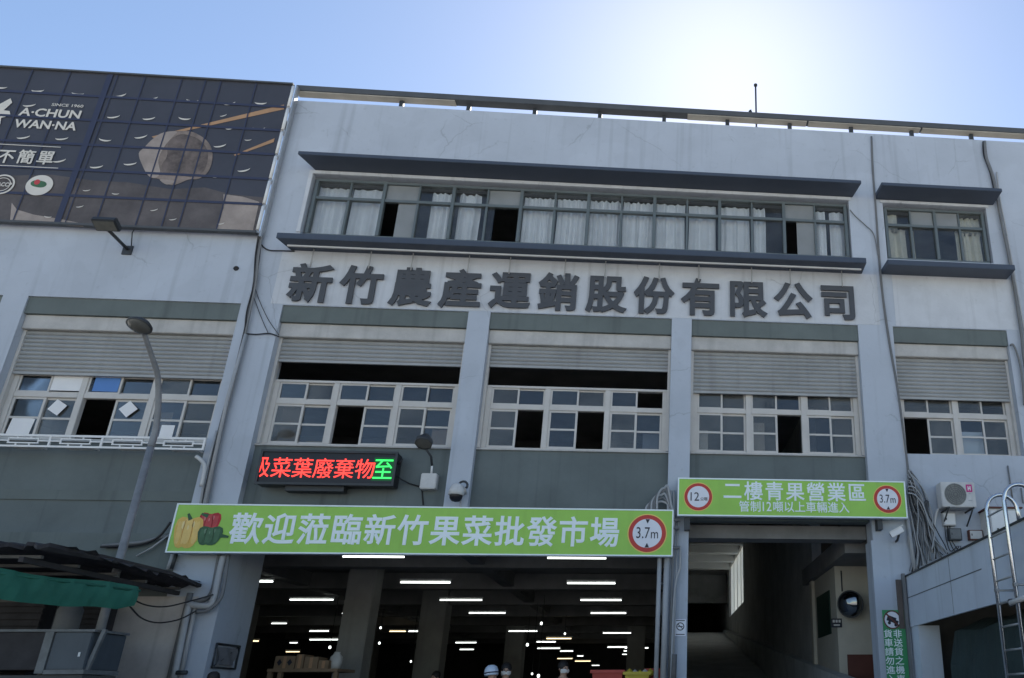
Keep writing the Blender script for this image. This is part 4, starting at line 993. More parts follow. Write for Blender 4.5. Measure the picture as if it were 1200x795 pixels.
# ornamental grille under the left windows
t = thing('window_grille', 'white ornamental metal grille under the leftmost second-floor windows', 'grille', (-10.5, F-.20, 6.05))
Yg = F-.18; a, b = at(0, 508.5, Yg), at(238.5, 528, Yg); z1_, z0_ = a.z, b.z; x1_ = b.x; x0_ = -16.5
q = MB().box(x0_, x1_, Yg-.015, Yg+.015, z1_-.04, z1_).box(x0_, x1_, Yg-.015, Yg+.015, z0_, z0_+.035)
q.build('rail', 'white', t)
q = MB(); pw_ = .885; xx = x1_; h = z1_-z0_; zm = (z0_+z1_)/2
while xx > x0_:
    q.box(xx-.035, xx, Yg-.013, Yg+.013, z0_+.036, z1_-.041); l = xx-.885
    q.box(l+.16, xx-.20, Yg-.012, Yg+.012, zm+h*.13, zm+h*.13+.022).box(l+.16, xx-.20, Yg-.012, Yg+.012, zm-h*.13-.022, zm-h*.13)
    q.box(l+.16, l+.182, Yg-.011, Yg+.011, zm-h*.13, zm+h*.13).box(xx-.222, xx-.20, Yg-.011, Yg+.011, zm-h*.13, zm+h*.13)
    q.box(l+.002, l+.158, Yg-.011, Yg+.011, zm-.011, zm+.011).box(xx-.198, xx-.037, Yg-.011, Yg+.011, zm-.011, zm+.011)
    q.box(l+.30, l+.32, Yg-.011, Yg+.011, zm+h*.13+.023, z1_-.042).box(xx-.36, xx-.34, Yg-.011, Yg+.011, zm+h*.13+.023, z1_-.042)
    q.box(l+.30, l+.32, Yg-.011, Yg+.011, z0_+.036, zm-h*.13-.023).box(xx-.36, xx-.34, Yg-.011, Yg+.011, z0_+.036, zm-h*.13-.023)
    xx -= .885
q.build('fretwork', 'white', t)
q = MB()
xx = x1_-.1
while xx > x0_: q.box(xx-.03, xx, Yg+.016, F-.001, z0_, z0_+.03).box(xx-.5, xx-.06, Yg+.03, F-.02, z0_+.002, z0_+.012); xx -= .9
q.build('bracket', 'dirty_white', t)

# mast and pigeon-like finial on the roof edge
m0 = at(889, 150, F+.2)
t = thing('antenna_mast', 'thin mast standing above the roof edge', 'mast', (m0.x, F+.2, ZT+.02))
MB().tube([(m0.x, F+.2+.4, ZT-.5), (m0.x, F+.6, at(889, 101, F+.6).z)], .022).build('pole', 'dkmetal', t)
MB().lathe([(0, .06), (.045, .04), (.045, 0), (0, 0)], (m0.x, F+.6, at(889, 101, F+.6).z), 'Z').build('cap', 'dkmetal', t)
c = at(878, 131, F+.2); c.z = zr+.15
q = MB().lathe([(0, 0), (.05, .03), (.07, .09), (.06, .16), (.035, .20), (.045, .24), (.03, .28), (0, .29)], c, (.12, .1, 1)).tube([c+Vector((-.01, .02, .08)), c+Vector((.06, .10, .02))], .03, r1=.012)
q.tube([c+Vector((.03, -.02, .245)), c+Vector((.045, -.07, .24))], .012, r1=.003)
tag(q.build('bird', 'dkmetal'), 'small dark bird perched on the roof edge beside the mast', 'bird')
# small hole in the left wall
c = at(277, 315, F); tag(MB().lathe([(.05, 0), (.05, .02), (.035, .02), (.03, -.0), (0, -.0)], c+Vector((0, -.001, 0)), (0, -1, 0), 'cable').build('wall_outlet', None), 'small round dark outlet in the wall under the billboard corner', 'outlet')

# ------------------------------------------------------------------ street lamp
Yp = 13.45
pb_ = at(145, 648, Yp); pt_ = at(186.5, 480, Yp)
X = (pb_.x+pt_.x)/2
t = thing('street_lamp', 'grey street lamp with a curved arm rising behind the market stall roof', 'street lamp', (X, Yp, G))
e_ = at(167, 386, 12.55)
P = [Vector((X, Yp, 5.55)), Vector((X+.005, Yp-.01, 5.85)), Vector((X+.0, Yp-.10, 6.25)), Vector((X-.01, Yp-.30, 6.7)), Vector((X*.5+e_.x*.5, Yp-.60, 7.0)), e_]
MB().tube([(X, Yp, G+.3), (X, Yp, 5.55)], .070, 'pole', 12, r1=.055).build('pole', None, t)
MB().tube(smooth(P, 6), .055, 'pole', 12, r1=.036).build('arm', None, t)
MB().tube([(X, Yp, G), (X, Yp, G+.35)], .13, 'metal', 12).build('base', None, t)
hc = at(164, 381, 12.4)
ax = Vector((.05, .34, .94))
hd = MB().lathe([(0, .10), (.07, .095), (.13, .06), (.185, .0), (.19, -.03), (.17, -.04)], hc, tuple(ax), 'dkmetal', 24).build('lamp_head', None, t)
MB().lathe([(.168, -.038), (.14, -.07), (.08, -.10), (0, -.11)], hc, tuple(ax), 'lens', 24).build('lens', None, hd)

# ------------------------------------------------------------------ stall at the left
zs = 3.50
E1 = atZ(250, 689, zs); E0 = atZ(47, 641, zs)
xs_ = E1.x; ya_, yb_ = E0.y, F-.02
t = thing('market_stall', 'stall with a dark ragged corrugated roof against the left wall', 'stall', (-10.5, 13, G))
q = MB(); n = 60; vs = []
xl_ = -16.0
for j, yy in enumerate((ya_, ya_+1.4, ya_+2.8, yb_)):
    for i in range(n*2+1):
        x = xl_+(xs_+random.uniform(-.06, .05)-xl_)*i/(n*2) if i == n*2 else xl_+(xs_-xl_)*i/(n*2)
        vs.append((x, yy+(random.uniform(-.12, .1) if j == 0 else 0), zs+.03*math.sin(i*math.pi/2)+.02*random.uniform(-1, 1)+.12*math.sin(j*1.2)*(.5 if i > n*1.5 else .2)))
k = n*2+1
fs = [(j*k+i, j*k+i+1, (j+1)*k+i+1, (j+1)*k+i) for j in range(3) for i in range(k-1)]
vs2 = vs+[(v[0], v[1], v[2]+.05) for v in vs]; o = len(vs)
fs += [tuple(a+o for a in f[::-1]) for f in fs]
for j in range(3): fs += [(j*k+k-1, (j+1)*k+k-1, (j+1)*k+k-1+o, j*k+k-1+o), (j*k, j*k+o, (j+1)*k+o, (j+1)*k)]
for i in range(k-1): fs += [(i, i+o, i+1+o, i+1), (3*k+i, 3*k+i+1, 3*k+i+1+o, 3*k+i+o)]
q.add(vs2, fs, 'roofsheet').build('roof', None, t)
q = MB()
for i, yy in enumerate((ya_+.25, ya_+1.05, ya_+1.85, ya_+2.65, yb_-.25)): MB().box(xl_, xs_-.22-.05*(i % 2), yy, yy+.05, zs-.11, zs-.07, 'batten').build('batten', None, t)
for i in range(5):
    x = xs_-.35-i*1.8; MB().box(x-.03, x+.03, ya_+.1, yb_-.02, zs-.18, zs-.112, 'roofsheet').build('rafter', None, t)
q = MB()
for i in range(9):                                             # torn edge flaps
    yy = ya_+.3+i*(yb_-ya_-.6)/8
    q.add([(xs_-.05, yy, zs+.05), (xs_+random.uniform(.02, .10), yy+.1, zs+random.uniform(-.06, .10)), (xs_-.02, yy+random.uniform(.25, .4), zs+.06), (xs_-.25, yy+.2, zs+.08)], [(0, 1, 2, 3)])
q.build('torn_edge', 'roofsheet', t)
for yy in (ya_+.3, yb_-.5): MB().box(-9.75, -9.67, yy, yy+.08, G, zs-.27).build('post', 'cabinet_edge', t)
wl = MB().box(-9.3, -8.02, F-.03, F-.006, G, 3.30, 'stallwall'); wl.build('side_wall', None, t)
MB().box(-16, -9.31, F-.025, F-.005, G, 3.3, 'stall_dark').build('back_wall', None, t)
# green awning
P1 = at(161, 694, 13.0); zt_ = at(160, 688, 13.0).z
A0 = atZ(-60, 657, zt_+.02)
t = thing('awning', 'faded green canvas awning hung under the ragged stall roof', 'awning', (P1.x, P1.y, P1.z-.3))
d = Vector((A0.x-P1.x, A0.y-P1.y, 0)); vs = []; n = 40; hh = .36
for i in range(n+1):
    u = i/n; p = P1+d*u
    for j in range(7):
        v = j/6; bulge = math.sin(v*math.pi)*.03+.016*math.sin(u*37+v*3)+.010*math.sin(u*83-v*4)
        nrm = Vector((-d.y, d.x, 0)).normalized(); nrm = nrm if nrm.y < 0 else -nrm
        z = zt_+.02*math.sin(u*9)-hh*v*(1-.25*max(0, 1-u*9))*(1.02+.02*math.sin(u*21))
        q_ = p+nrm*bulge; vs.append((q_.x, q_.y, z))
MB().add(vs, [(i*7+j, i*7+j+1, (i+1)*7+j+1, (i+1)*7+j) for i in range(n) for j in range(6)], 'tarp', True).build('canvas', None, t)
o = MB().tube([P1+Vector((.02, .02, .02)), Vector((A0.x, A0.y, P1.z+.02))], .02).build('roller', 'tarp', t)
# cables slung under the roof
ls = [(smooth(run([(152, 700, 13), (170, 709, 13.4), (195, 711, 14), (225, 704, 14.6), (250, 697, 14.8)], 14)), .012), (smooth(run([(150, 708, 13), (165, 724, 13.4), (185, 730, 14), (210, 726, 14.5), (230, 716, 14.8)], 14)), .012)]
cable_thing('hanging_cable', 'two black cables sagging from the awning to the left pillar', 'cables', ls, 'cable')
ls = [(run([(120, 640), (165, 636), (196, 628)], F-.06), .03, 'cable_grey', 'pipe'), (smooth(run([(118, 641), (160, 639), (185, 630), (200, 612)], F-.10)), .02, 'cable'), (run([(160, 652), (178, 642), (198, 627)], F-.08), .016, 'pvc', 'pipe')]
cable_thing('wall_conduit', 'dark conduits crossing the wall from the stall roof to the welcome sign', 'pipes', ls, 'cable')
# metal cabinet in the stall
Yk = 12.6
a, b = at(0, 741, Yk), at(108, 786, Yk); xr_ = at(107, 745, Yk).x; zt_ = at(60, 741, Yk).z; zb_ = at(60, 785, Yk).z
xm = at(53, 760, Yk).x
t = thing('vending_cabinet', 'grey blue metal cabinet with worn edges standing inside the left stall', 'cabinet', ((a.x+xr_)/2, Yk+.4, G))
MB().box(xm-2.5, xm-.06, Yk+.02, Yk+.8, zb_, zt_, 'roofsheet').build('body', None, t, .01)
MB().box(xm+.06, xr_, Yk+.02, Yk+.8, zb_, zt_, 'cabinet').build('body', None, t, .01)
MB().box(xm-2.5, xm+.06, Yk+.05, Yk+.78, G, zb_-.07, 'inner_dark').box(xm+.0601, xr_, Yk+.05, Yk+.78, G, zb_-.07, 'inner_dark').build('base', None, t)
MB().box(xm-.055, xm+.055, Yk, Yk+.79, zb_-.05, zt_+.004, 'cabinet_edge').build('trim', None, t)
MB().box(xm-2.5, xr_+.03, Yk+.0, Yk+.81, zt_+.006, zt_+.04, 'cabinet_edge').build('top', None, t)
MB().box(xm+.06, xr_+.03, Yk-.0, Yk+.78, zb_-.06, zb_-.002, 'cabinet_edge').build('sill', None, t)
c = at(92, 767, Yk); MB().box(c.x-.012, c.x+.012, Yk+.008, Yk+.019, c.z-.03, c.z+.03, 'white').build('lock', None, t)
MB().obox(((xr_+.05), Yk+.1, (zt_+zb_)/2), (.05, .05, zt_-zb_+.1), Matrix.Rotation(.18, 4, 'Y'), 'cabinet_edge').build('brace', None, t)
a, b = at(72, 707, 13.6), at(89, 740, 13.6)
t = thing('gas_bottle', 'pale cylinder standing behind the stall cabinet under the awning', 'cylinder', ((a.x+b.x)/2, 13.6, G))
cx = (a.x+b.x)/2; rr = (b.x-a.x)/2
MB().lathe([(0, G), (rr, G), (rr, a.z-.1), (rr*.7, a.z), (0, a.z+.03)], (cx, 13.6, 0), 'Z', 'pvc_dark').build('tank', None, t)
MB().tube([(cx-.17, 13.6, G), (cx-.17, 13.6, a.z+.1)], .035, 'dkmetal').build('pipe', None, t)

# dark goods piled in the stall
for i, (px, py, Y, w_, h_, lab) in enumerate(((12, 722, 13.9, .9, .5, 'dark crate stack at the far left inside the stall'), (48, 716, 14.2, .35, .45, 'narrow dark crate left of the pale cylinder'), (98, 722, 14.3, .5, .4, 'brown crate right of the pale cylinder under the awning'))):
    c = at(px, py, Y)
    t = thing('stall_crate', lab, 'crate', (c.x, Y, G))
    q = MB()
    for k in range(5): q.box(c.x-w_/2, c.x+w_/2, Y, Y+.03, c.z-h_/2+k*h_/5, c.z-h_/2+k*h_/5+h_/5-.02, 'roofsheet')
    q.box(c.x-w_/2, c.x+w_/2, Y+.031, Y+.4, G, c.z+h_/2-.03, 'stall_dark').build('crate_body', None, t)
    MB().box(c.x-w_/2-.02, c.x+w_/2+.02, Y-.02, Y-.001, c.z+h_/2-.04, c.z+h_/2, 'batten').build('crate_rim', None, t)
# ------------------------------------------------------------------ annex at the right with its ladder
xf = 4.68; zt_, zb_ = 3.70, 2.78
t = thing('annex_shed', 'pale blue sheet metal shed fascia over a dark bay at the right', 'shed', (xf+1.5, 11, G))
MB().box(xf, xf+.05, 6.5, F-.01, zb_, zt_, 'fascia').build('fascia', None, t)
MB().box(xf-.03, xf+.12, 6.5, F-.01, zt_+.001, zt_+.025, 'dkmetal').build('coping', None, t)
MB().box(xf-.004, xf-.001, 11.3, F-.05, 3.30, 3.315, 'cabinet').build('seam', None, t)
q = MB()
for yy in (12.6, 9.4): q.box(xf-.003, xf-.0005, yy, yy+.012, zb_+.01, zt_-.01, 'cabinet_edge')
q.build('seam', None, t)
MB().box(xf+.051, 11, 6.5, F-.01, zt_-.10, zt_-.002, 'pvc_dark').build('roof', None, t)
MB().box(xf+.02, xf+.42, F-.45, F-.02, G, zb_-.003, 'fascia').build('post', None, t)
MB().box(xf+.05, xf+.25, 8.9, 9.15, G, zb_-.003, 'dirty_white').build('post', None, t)
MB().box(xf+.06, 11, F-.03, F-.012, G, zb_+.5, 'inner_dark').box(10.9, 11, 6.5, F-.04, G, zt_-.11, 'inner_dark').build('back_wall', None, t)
q = MB().box(xf-.09, xf-.03, F-.09, F-.03, G, zt_+.06, 'pvc_dark').build('corner_post', None, t)
MB().box(xf-.20, xf-.10, F-.05, F-.01, 2.75, 3.65, 'board_brown').build('side_board', None, t)
# canvas-covered load under the shed
t = thing('covered_truck_bed', 'dark green canvas covering a tall load parked under the shed', 'canvas cover', (xf+1.4, 12, G))
vs = []; n = 30
for i in range(n+1):
    yy = 8.6+(14.1-8.6)*i/n
    for j, (dx, zz) in enumerate(((.34, .5), (.30, 1.2), (.36, 2.0), (.46, 2.55), (.8, 2.72), (1.8, 2.76), (2.6, 2.6), (2.8, 2.0), (2.85, .5))):
        e = (1 if 0 < i < n else .86)
        vs.append((xf+1.5+(dx-1.5)*e+.03*math.sin(yy*5+j*2), yy, G+(zz-.4)*(1 if 0 < i < n else .93)+.03*math.sin(yy*3.1+j)*(j > 1)))
q = MB().add(vs, [(i*9+j, i*9+j+1, (i+1)*9+j+1, (i+1)*9+j) for i in range(n) for j in range(8)]+[tuple(range(8, -1, -1)), tuple(n*9+j for j in range(9))], 'dktarp', False)
q.build('canvas', None, t)
ys_ = [10.3, 9.72]; xl_ = 4.46
t = thing('steel_ladder', 'shiny steel ladder hooked over the pale blue shed', 'ladder', (xl_, 10, G))
for yy in ys_:
    P = [Vector((xl_-.02, yy, 1.0)), Vector((xl_-.02, yy, 3.95))]+arc((xl_+.20, yy, 3.95), .22, 180, 0, (1, 0, 0), (0, 0, 1), 12)+[Vector((xl_+.42, yy, zt_+.02))]
    MB().tube(P, .028, n=10).build('rail', 'chrome', t)
for k in range(10):
    z = 1.25+.29*k; MB().tube([(xl_-.02, ys_[0], z), (xl_-.02, ys_[1], z)], .014, 'metal').build('rung', None, t)
q = MB()
for yy in ys_:
    q.box(xl_-.045, xl_+.005, yy-.035, yy+.035, 2.86, 2.9).tube([(xl_, yy, 2.88), (xf-.001, yy, 2.88)], .015)
q.build('bracket', 'metal', t)
t = thing('handrail_pipe', 'pale pipe bolted across the ladder at the right edge', 'pipe', (xl_, 9.5, 2.9))
MB().tube([at(1184, 707, 9.6), at(1215, 696, 9.2)], .035, 'dirty_white').build('pipe', None, t)
MB().tube([at(1183, 707, 9.62), at(1187, 706.5, 9.62)], .05, 'dkmetal').build('clamp', None, t)

# ------------------------------------------------------------------ things inside
c = at(996.5, 708, 17.3)
t = thing('convex_mirror', 'round convex traffic mirror on the cream wall beside the ramp', 'mirror', (c.x, 17.55, c.z))
n_ = Vector((-.45, -.85, -.10))
MB().lathe([(.265, 0), (.25, .03), (.19, .06), (.1, .085), (0, .095)], c, tuple(n_), 'mirror', 32).build('glass', None, t)
MB().lathe([(.265, -.03), (.29, -.02), (.29, .01), (.265, .005)], c, tuple(n_), 'dkmetal', 32).build('rim', None, t)
MB().lathe([(0, -.06), (.2, -.05), (.27, -.02)], c, tuple(n_), 'dkmetal', 32).build('back', None, t)
MB().tube([c+Vector((.02, .05, 0)), (c.x+.05, 17.59, c.z+.02)], .03, 'dkmetal').tube([(c.x-.1, 17.58, c.z+.3), (c.x-.1, 17.58, c.z+.75)], .015, 'dkmetal').build('bracket', None, t)
a, b = at(974, 725, 17.58), at(987, 735.5, 17.58)
t = thing('door_plate', 'small black plate with white characters left of the convex mirror', 'sign', ((a.x+b.x)/2, 17.58, b.z))
MB().box(a.x, b.x, 17.58, 17.595, b.z, a.z, 'ink').build('plate', None, t)
q = MB()
for k in range(3): q.box(a.x+.03+k*.065, a.x+.075+k*.065, 17.574, 17.579, a.z-.085, a.z-.03, 'dirty_white')
q.box(a.x+.05, b.x-.05, 17.574, 17.579, b.z+.035, b.z+.065, 'dirty_white').build('marks', None, t)

GR = 'ceiling tube lights in the hall'
def tube_light(x, y, z, L=1.2, warm=False, label='', proto=None):
    t = thing('tube_light', label, 'tube light', (x, y, z), GR)
    MB().tube([(x-L/2, y, z), (x+L/2, y, z)], .019 if L > .5 else .016, 'tube_warm' if warm else 'tube', 8).build('tube', None, t)
    MB().box(x-L/2-.02, x+L/2+.02, y-.04, y+.04, z+.045, z+.085, 'dirty_white').build('housing', None, t)
    return t
ORD = ['nearest', 'second', 'third', 'fourth', 'fifth', 'sixth', 'seventh', 'eighth', 'ninth', 'tenth']
proto = {}
def place_light(x, y, z, label, warm=False, L=1.2):
    k = (warm, L)
    if k not in proto:
        proto[k] = tube_light(x, y, z, L, warm, label); return proto[k]
    c = copy_tree(proto[k]); c.location = (x, y, z); c['label'] = label
    return c
cols = {-1.73: 'right-hand', -5.8: 'middle', -10.0: 'left-hand', -14.2: 'outer left'}
for x, nm in cols.items():
    for k in range(10):
        y = 16.75+3.85*k
        if (x < -9 and k in (0, 3)) or (x < -13 and k < 3) or (x < -9 and k > 2) or (x < -5 and k > 6) or k > 5 or k == 4 or x < -13: continue
        if k == 8 and x == -5.8: continue
        place_light(x+random.uniform(-.06, .06)*(k > 4), y+random.uniform(-.05, .05), 4.3-(.0 if k < 5 else random.uniform(0, .12)), f'{ORD[k]} white tube light from the street in the {nm} row of the hall')
for px, py, Y, L, warm, lab in ((281.5, 751.5, 30, 1.2, True, 'yellowish tube light low beside the left pillar'), (343, 764, 34, .5, True, 'short yellowish tube light above the cardboard boxes'),
        (344, 753.5, 36, .3, False, 'short bright lamp over the cardboard box pile'), (655, 748.5, 31, .9, True, 'warm orange tube light deep in the hall'), (380, 749.8, 31, 1.0, False, 'white tube light just above the cardboard boxes'),
        (374, 739.8, 33, .7, False, 'small tube light left of the near column'), (327, 730.8, 30, .5, False, 'dim tube light halfway to the near column'), (466, 740, 33, .6, True, 'dim yellowish tube light between the two columns'), (490, 740, 32, .7, False, 'white tube light left of the far column'),
        (546, 753.3, 34, .8, False, 'tube light right of the far column'), (547, 761.3, 38, .6, False, 'lower tube light right of the far column'), (276.5, 711.5, 26, .22, False, 'short lamp upper beside the left pillar'), (274.5, 718.3, 27, .2, False, 'short lamp lower beside the left pillar'),
        (640, 752.4, 36, .8, False, 'tube light left of the warm tube'), (643, 760, 38, 1.0, False, 'tube light below the warm tube'), (664, 763.3, 40, .6, False, 'tube light lower right of the warm tube'),
        (680, 769, 42, .3, False, 'short lamp between the two right rows'), (662, 772, 46, .8, True, 'faint yellow tube near the back wall'), (683, 775, 44, .8, True, 'yellow green tube beside the back stalls'), (698, 780, 46, .4, False, 'short lamp just above the red tub'), (725, 758.6, 38, 1.0, False, 'left tube of a crossing pair in the right row'),
        (746, 759.6, 39, 1.1, False, 'right tube of a crossing pair in the right row'), (743, 763, 41, 1.0, False, 'tube light under the crossing pair'), (735, 767, 43, .5, False, 'short tube in the depth of the right row'), (742, 775, 45, .4, False, 'lowest short lamp of the right row')):
    p = at(px, py, Y); place_light(p.x, p.y, p.z, lab, warm, L)
for i, (px, py, Y, r, lab) in enumerate(((634.5, 731, 28, .075, 'warm round bulb high in the middle of the hall'), (618, 756, 30, .08, 'warm round bulb right of the masked heads'), (402, 719, 26, .05, 'small bulb beside the near column'), (386.5, 759, 24, .06, 'bulb above the cardboard pile'), (268, 777, 22, .05, 'small low bulb by the left pillar'),
        (446, 736, 28, .06, 'small bulb right of the near column'), (444.5, 754, 28, .06, 'lower of two small bulbs right of the near column'), (490, 762, 30, .05, 'tiny bulb left of the far column'), (481.5, 775.5, 28, .05, 'tiny low bulb left of the far column'), (623.5, 790, 26, .05, 'tiny dim bulb low beside the round lamp'), (631, 792.5, 24, .07, 'bright round bulb low at the bottom edge'), (662, 743, 30, .06, 'small bulb above the warm tube'))):
    p = at(px, py, Y)
    t = thing('hanging_bulb', lab, 'bulb', tuple(p), 'bulbs hanging in the hall'); r *= .6
    MB().lathe([(0, -r), (r*.7, -r*.7), (r, 0), (r*.75, r*.7), (r*.35, r*1.2), (0, r*1.2)], p, 'Z', 'tube_warm' if r > .065 else 'tube', 12).build('bulb', None, t)
    MB().tube([p+Vector((0, 0, r*1.2)), Vector((p.x, p.y, 4.4))], .008, 'cable').build('cord', None, t)

# cardboard pile on a pallet rack
t = thing('pallet_rack', 'wooden rack carrying the cardboard boxes near the left column', 'rack', (-8.2, 18.2, G))
bx = lambda px, py: at(px, py, 18.0)
z_sh = bx(350, 784).z
MB().box(bx(316, 784).x, bx(398, 784).x, 17.9, 18.9, z_sh-.06, z_sh, 'card').build('shelf', None, t)
for px in (318, 330, 395): v = bx(px, 784); MB().box(v.x-.04, v.x+.04, 17.95, 18.05, G, z_sh-.062, 'card').build('post', None, t)
def carton(px0, px1, py, Y, d, lab, mark=False, z0=None):
    a, b = at(px0, 784, Y), at(px1, 784, Y); zt = at(px0, py, Y).z; z0 = z_sh+.002
    t = thing('cardboard_box', lab, 'box', ((a.x+b.x)/2, Y, z0), 'cardboard boxes piled on the rack')
    MB().box(a.x, b.x, Y, Y+d, z0, zt, 'card').build('carton', None, t, .008)
    q = MB().box((a.x+b.x)/2-.03, (a.x+b.x)/2+.03, Y-.002, Y-.0005, z0+.01, zt-.01, 'print_tan').build('tape', None, t)
    if mark:
        for k in (-1, 1):
            cx = (a.x+b.x)/2+.10*k; cz = (z0+zt)/2
            MB().prism([(cx-.05, cz), (cx, cz-.07), (cx+.05, cz), (cx, cz+.07)], Y-.004, Y-.0022, 'ink').build('mark', None, t)
carton(320, 344, 769, 18.0, .5, 'long cardboard box with two dark diamond marks', True)
carton(345, 354, 767, 18.02, .5, 'narrow cardboard box standing next to the marked one')
carton(355, 371, 770, 18.0, .5, 'plain cardboard box in the middle of the pile')
carton(372, 384, 774, 18.05, .4, 'small cardboard box at the right end of the pile')
p = at(384, 784, 18.3)
t = thing('paper_sack', 'pale round sack leaning beside the small cardboard box', 'sack', (p.x+.12, 18.3, z_sh))
MB().lathe([(0, 0), (.10, .01), (.13, .12), (.12, .24), (.06, .31), (.07, .34), (0, .34)], (p.x+.14, 18.3, z_sh+.002), 'Z', 'dirty_white', 12).build('sack', None, t)

# tubs on a stack
def tub(x, y, z, w_, d_, h, mt, label, group):
    t = thing('market_tub', label, 'tub', (x, y, z), group)
    wb_ = .86; vs = [(x+sx*w_/2*k, y+sy*d_/2*k, zz) for k, zz in ((wb_, z), (1, z+h), (.95, z+h), (wb_*.94, z+.03)) for sx, sy in ((-1, -1), (1, -1), (1, 1), (-1, 1))]
    fs = [(i*4+j, i*4+(j+1) % 4, i*4+4+(j+1) % 4, i*4+4+j) for i in range(3) for j in range(4)]+[(3, 2, 1, 0), (12, 13, 14, 15)]
    MB().add(vs, fs, mt).build('body', None, t, .008)
    q = MB(); e = .035; zz = z+h
    q.box(x-w_/2-e, x+w_/2+e, y-d_/2-e, y-d_/2, zz-.045, zz+.01).box(x-w_/2-e, x+w_/2+e, y+d_/2, y+d_/2+e, zz-.045, zz+.01).box(x-w_/2-e, x-w_/2, y-d_/2+.001, y+d_/2-.001, zz-.045, zz+.01).box(x+w_/2, x+w_/2+e, y-d_/2+.001, y+d_/2-.001, zz-.045, zz+.01)
    q.build('rim', mt, t)
    return t
Yt = 16.2; a, b = at(694, 786, Yt), at(730, 786, Yt); hz = a.z
GT = 'plastic tubs stacked at the right side of the market opening'
tub((a.x+b.x)/2, Yt+.35, hz-.5, b.x-a.x, .7, .5, 'bin_red', 'large red plastic tub, front one of the stack at the opening', GT)
t = tub((a.x+b.x)/2, Yt+.35, hz-1.02, (b.x-a.x), .7, .5, 'bin_red', 'red plastic tub under the front red tub', GT)
a2, b2 = at(731, 788, Yt-.1), at(762, 788, Yt-.1)
tub((a2.x+b2.x)/2, Yt+.25, a2.z-.45, b2.x-a2.x-.04, .6, .45, 'bin_yellow', 'yellow plastic tub with crumpled bags between two red tubs', GT)
tub((a2.x+b2.x)/2, Yt+.25, a2.z-.92, b2.x-a2.x-.04, .6, .45, 'bin_yellow', 'lower yellow plastic tub beneath the one with bags', GT)
a3 = at(757, 784, Yt+.5); b3 = at(777, 784, Yt+.5)
tub((a3.x+b3.x)/2, Yt+.95, a3.z-.5, b3.x-a3.x, .6, .5, 'bin_red', 'red plastic tub partly hidden behind the yellow one', GT)
tub((a3.x+b3.x)/2, Yt+.95, a3.z-1.02, b3.x-a3.x, .6, .5, 'bin_red', 'lower red tub behind the yellow ones', GT)
dk = MB().box(a.x-.1, b3.x+.1, Yt-.1, Yt+1.4, G+.008, hz-1.03, 'inner'); tag(dk.build('loading_step', None), 'low concrete loading step under the plastic tubs', 'step')
for i in range(5):
    cx = a2.x+.1+i*.10; r = random.uniform(.05, .08)
    q = MB(); q.lathe([(0, -r), (r*.9, -r*.5), (r, .1*r), (r*.6, r*.6), (r*.25, r*.8), (0, r*1.1)], (cx, Yt+.2+random.uniform(-.1, .1), a2.z+.00), 'Z', 'bin_yellow' if i % 2 == 0 else 'dirty_white', 9)
    tag(q.build('plastic_bag', None), ('crumpled bag at the left end of the yellow tub', 'small pale bag second from left in the yellow tub', 'yellow bag in the middle of the yellow tub', 'pale bag right of the middle in the yellow tub', 'yellow bag at the right end of the yellow tub')[i], 'bag', 'bags lying in the yellow tub')

# ------------------------------------------------------------------ people: bodies grown from a joint skeleton
def skin_mesh(verts, edges, radii, root=0, sub=2):
    me = bpy.data.meshes.new('growth'); me.from_pydata([Vector(v) for v in verts], edges, [])
    o = bpy.data.objects.new('growth', me); COL.objects.link(o)
    sk = o.modifiers.new('skin', 'SKIN'); sk.use_smooth_shade = True; sk.branch_smoothing = .3
    for i, d in enumerate(me.skin_vertices[0].data):
        r = radii[i]; d.radius = r if isinstance(r, tuple) else (r, r); d.use_root = (i == root)
    sb = o.modifiers.new('sub', 'SUBSURF'); sb.levels = sub; sb.render_levels = sub
    dg = bpy.context.evaluated_depsgraph_get(); dg.update()
    r = bpy.data.meshes.new_from_object(o.evaluated_get(dg))
    out = ([v.co.copy() for v in r.vertices], [tuple(p.vertices) for p in r.polygons])
    bpy.data.objects.remove(o); bpy.data.meshes.remove(me); bpy.data.meshes.remove(r)
    return out
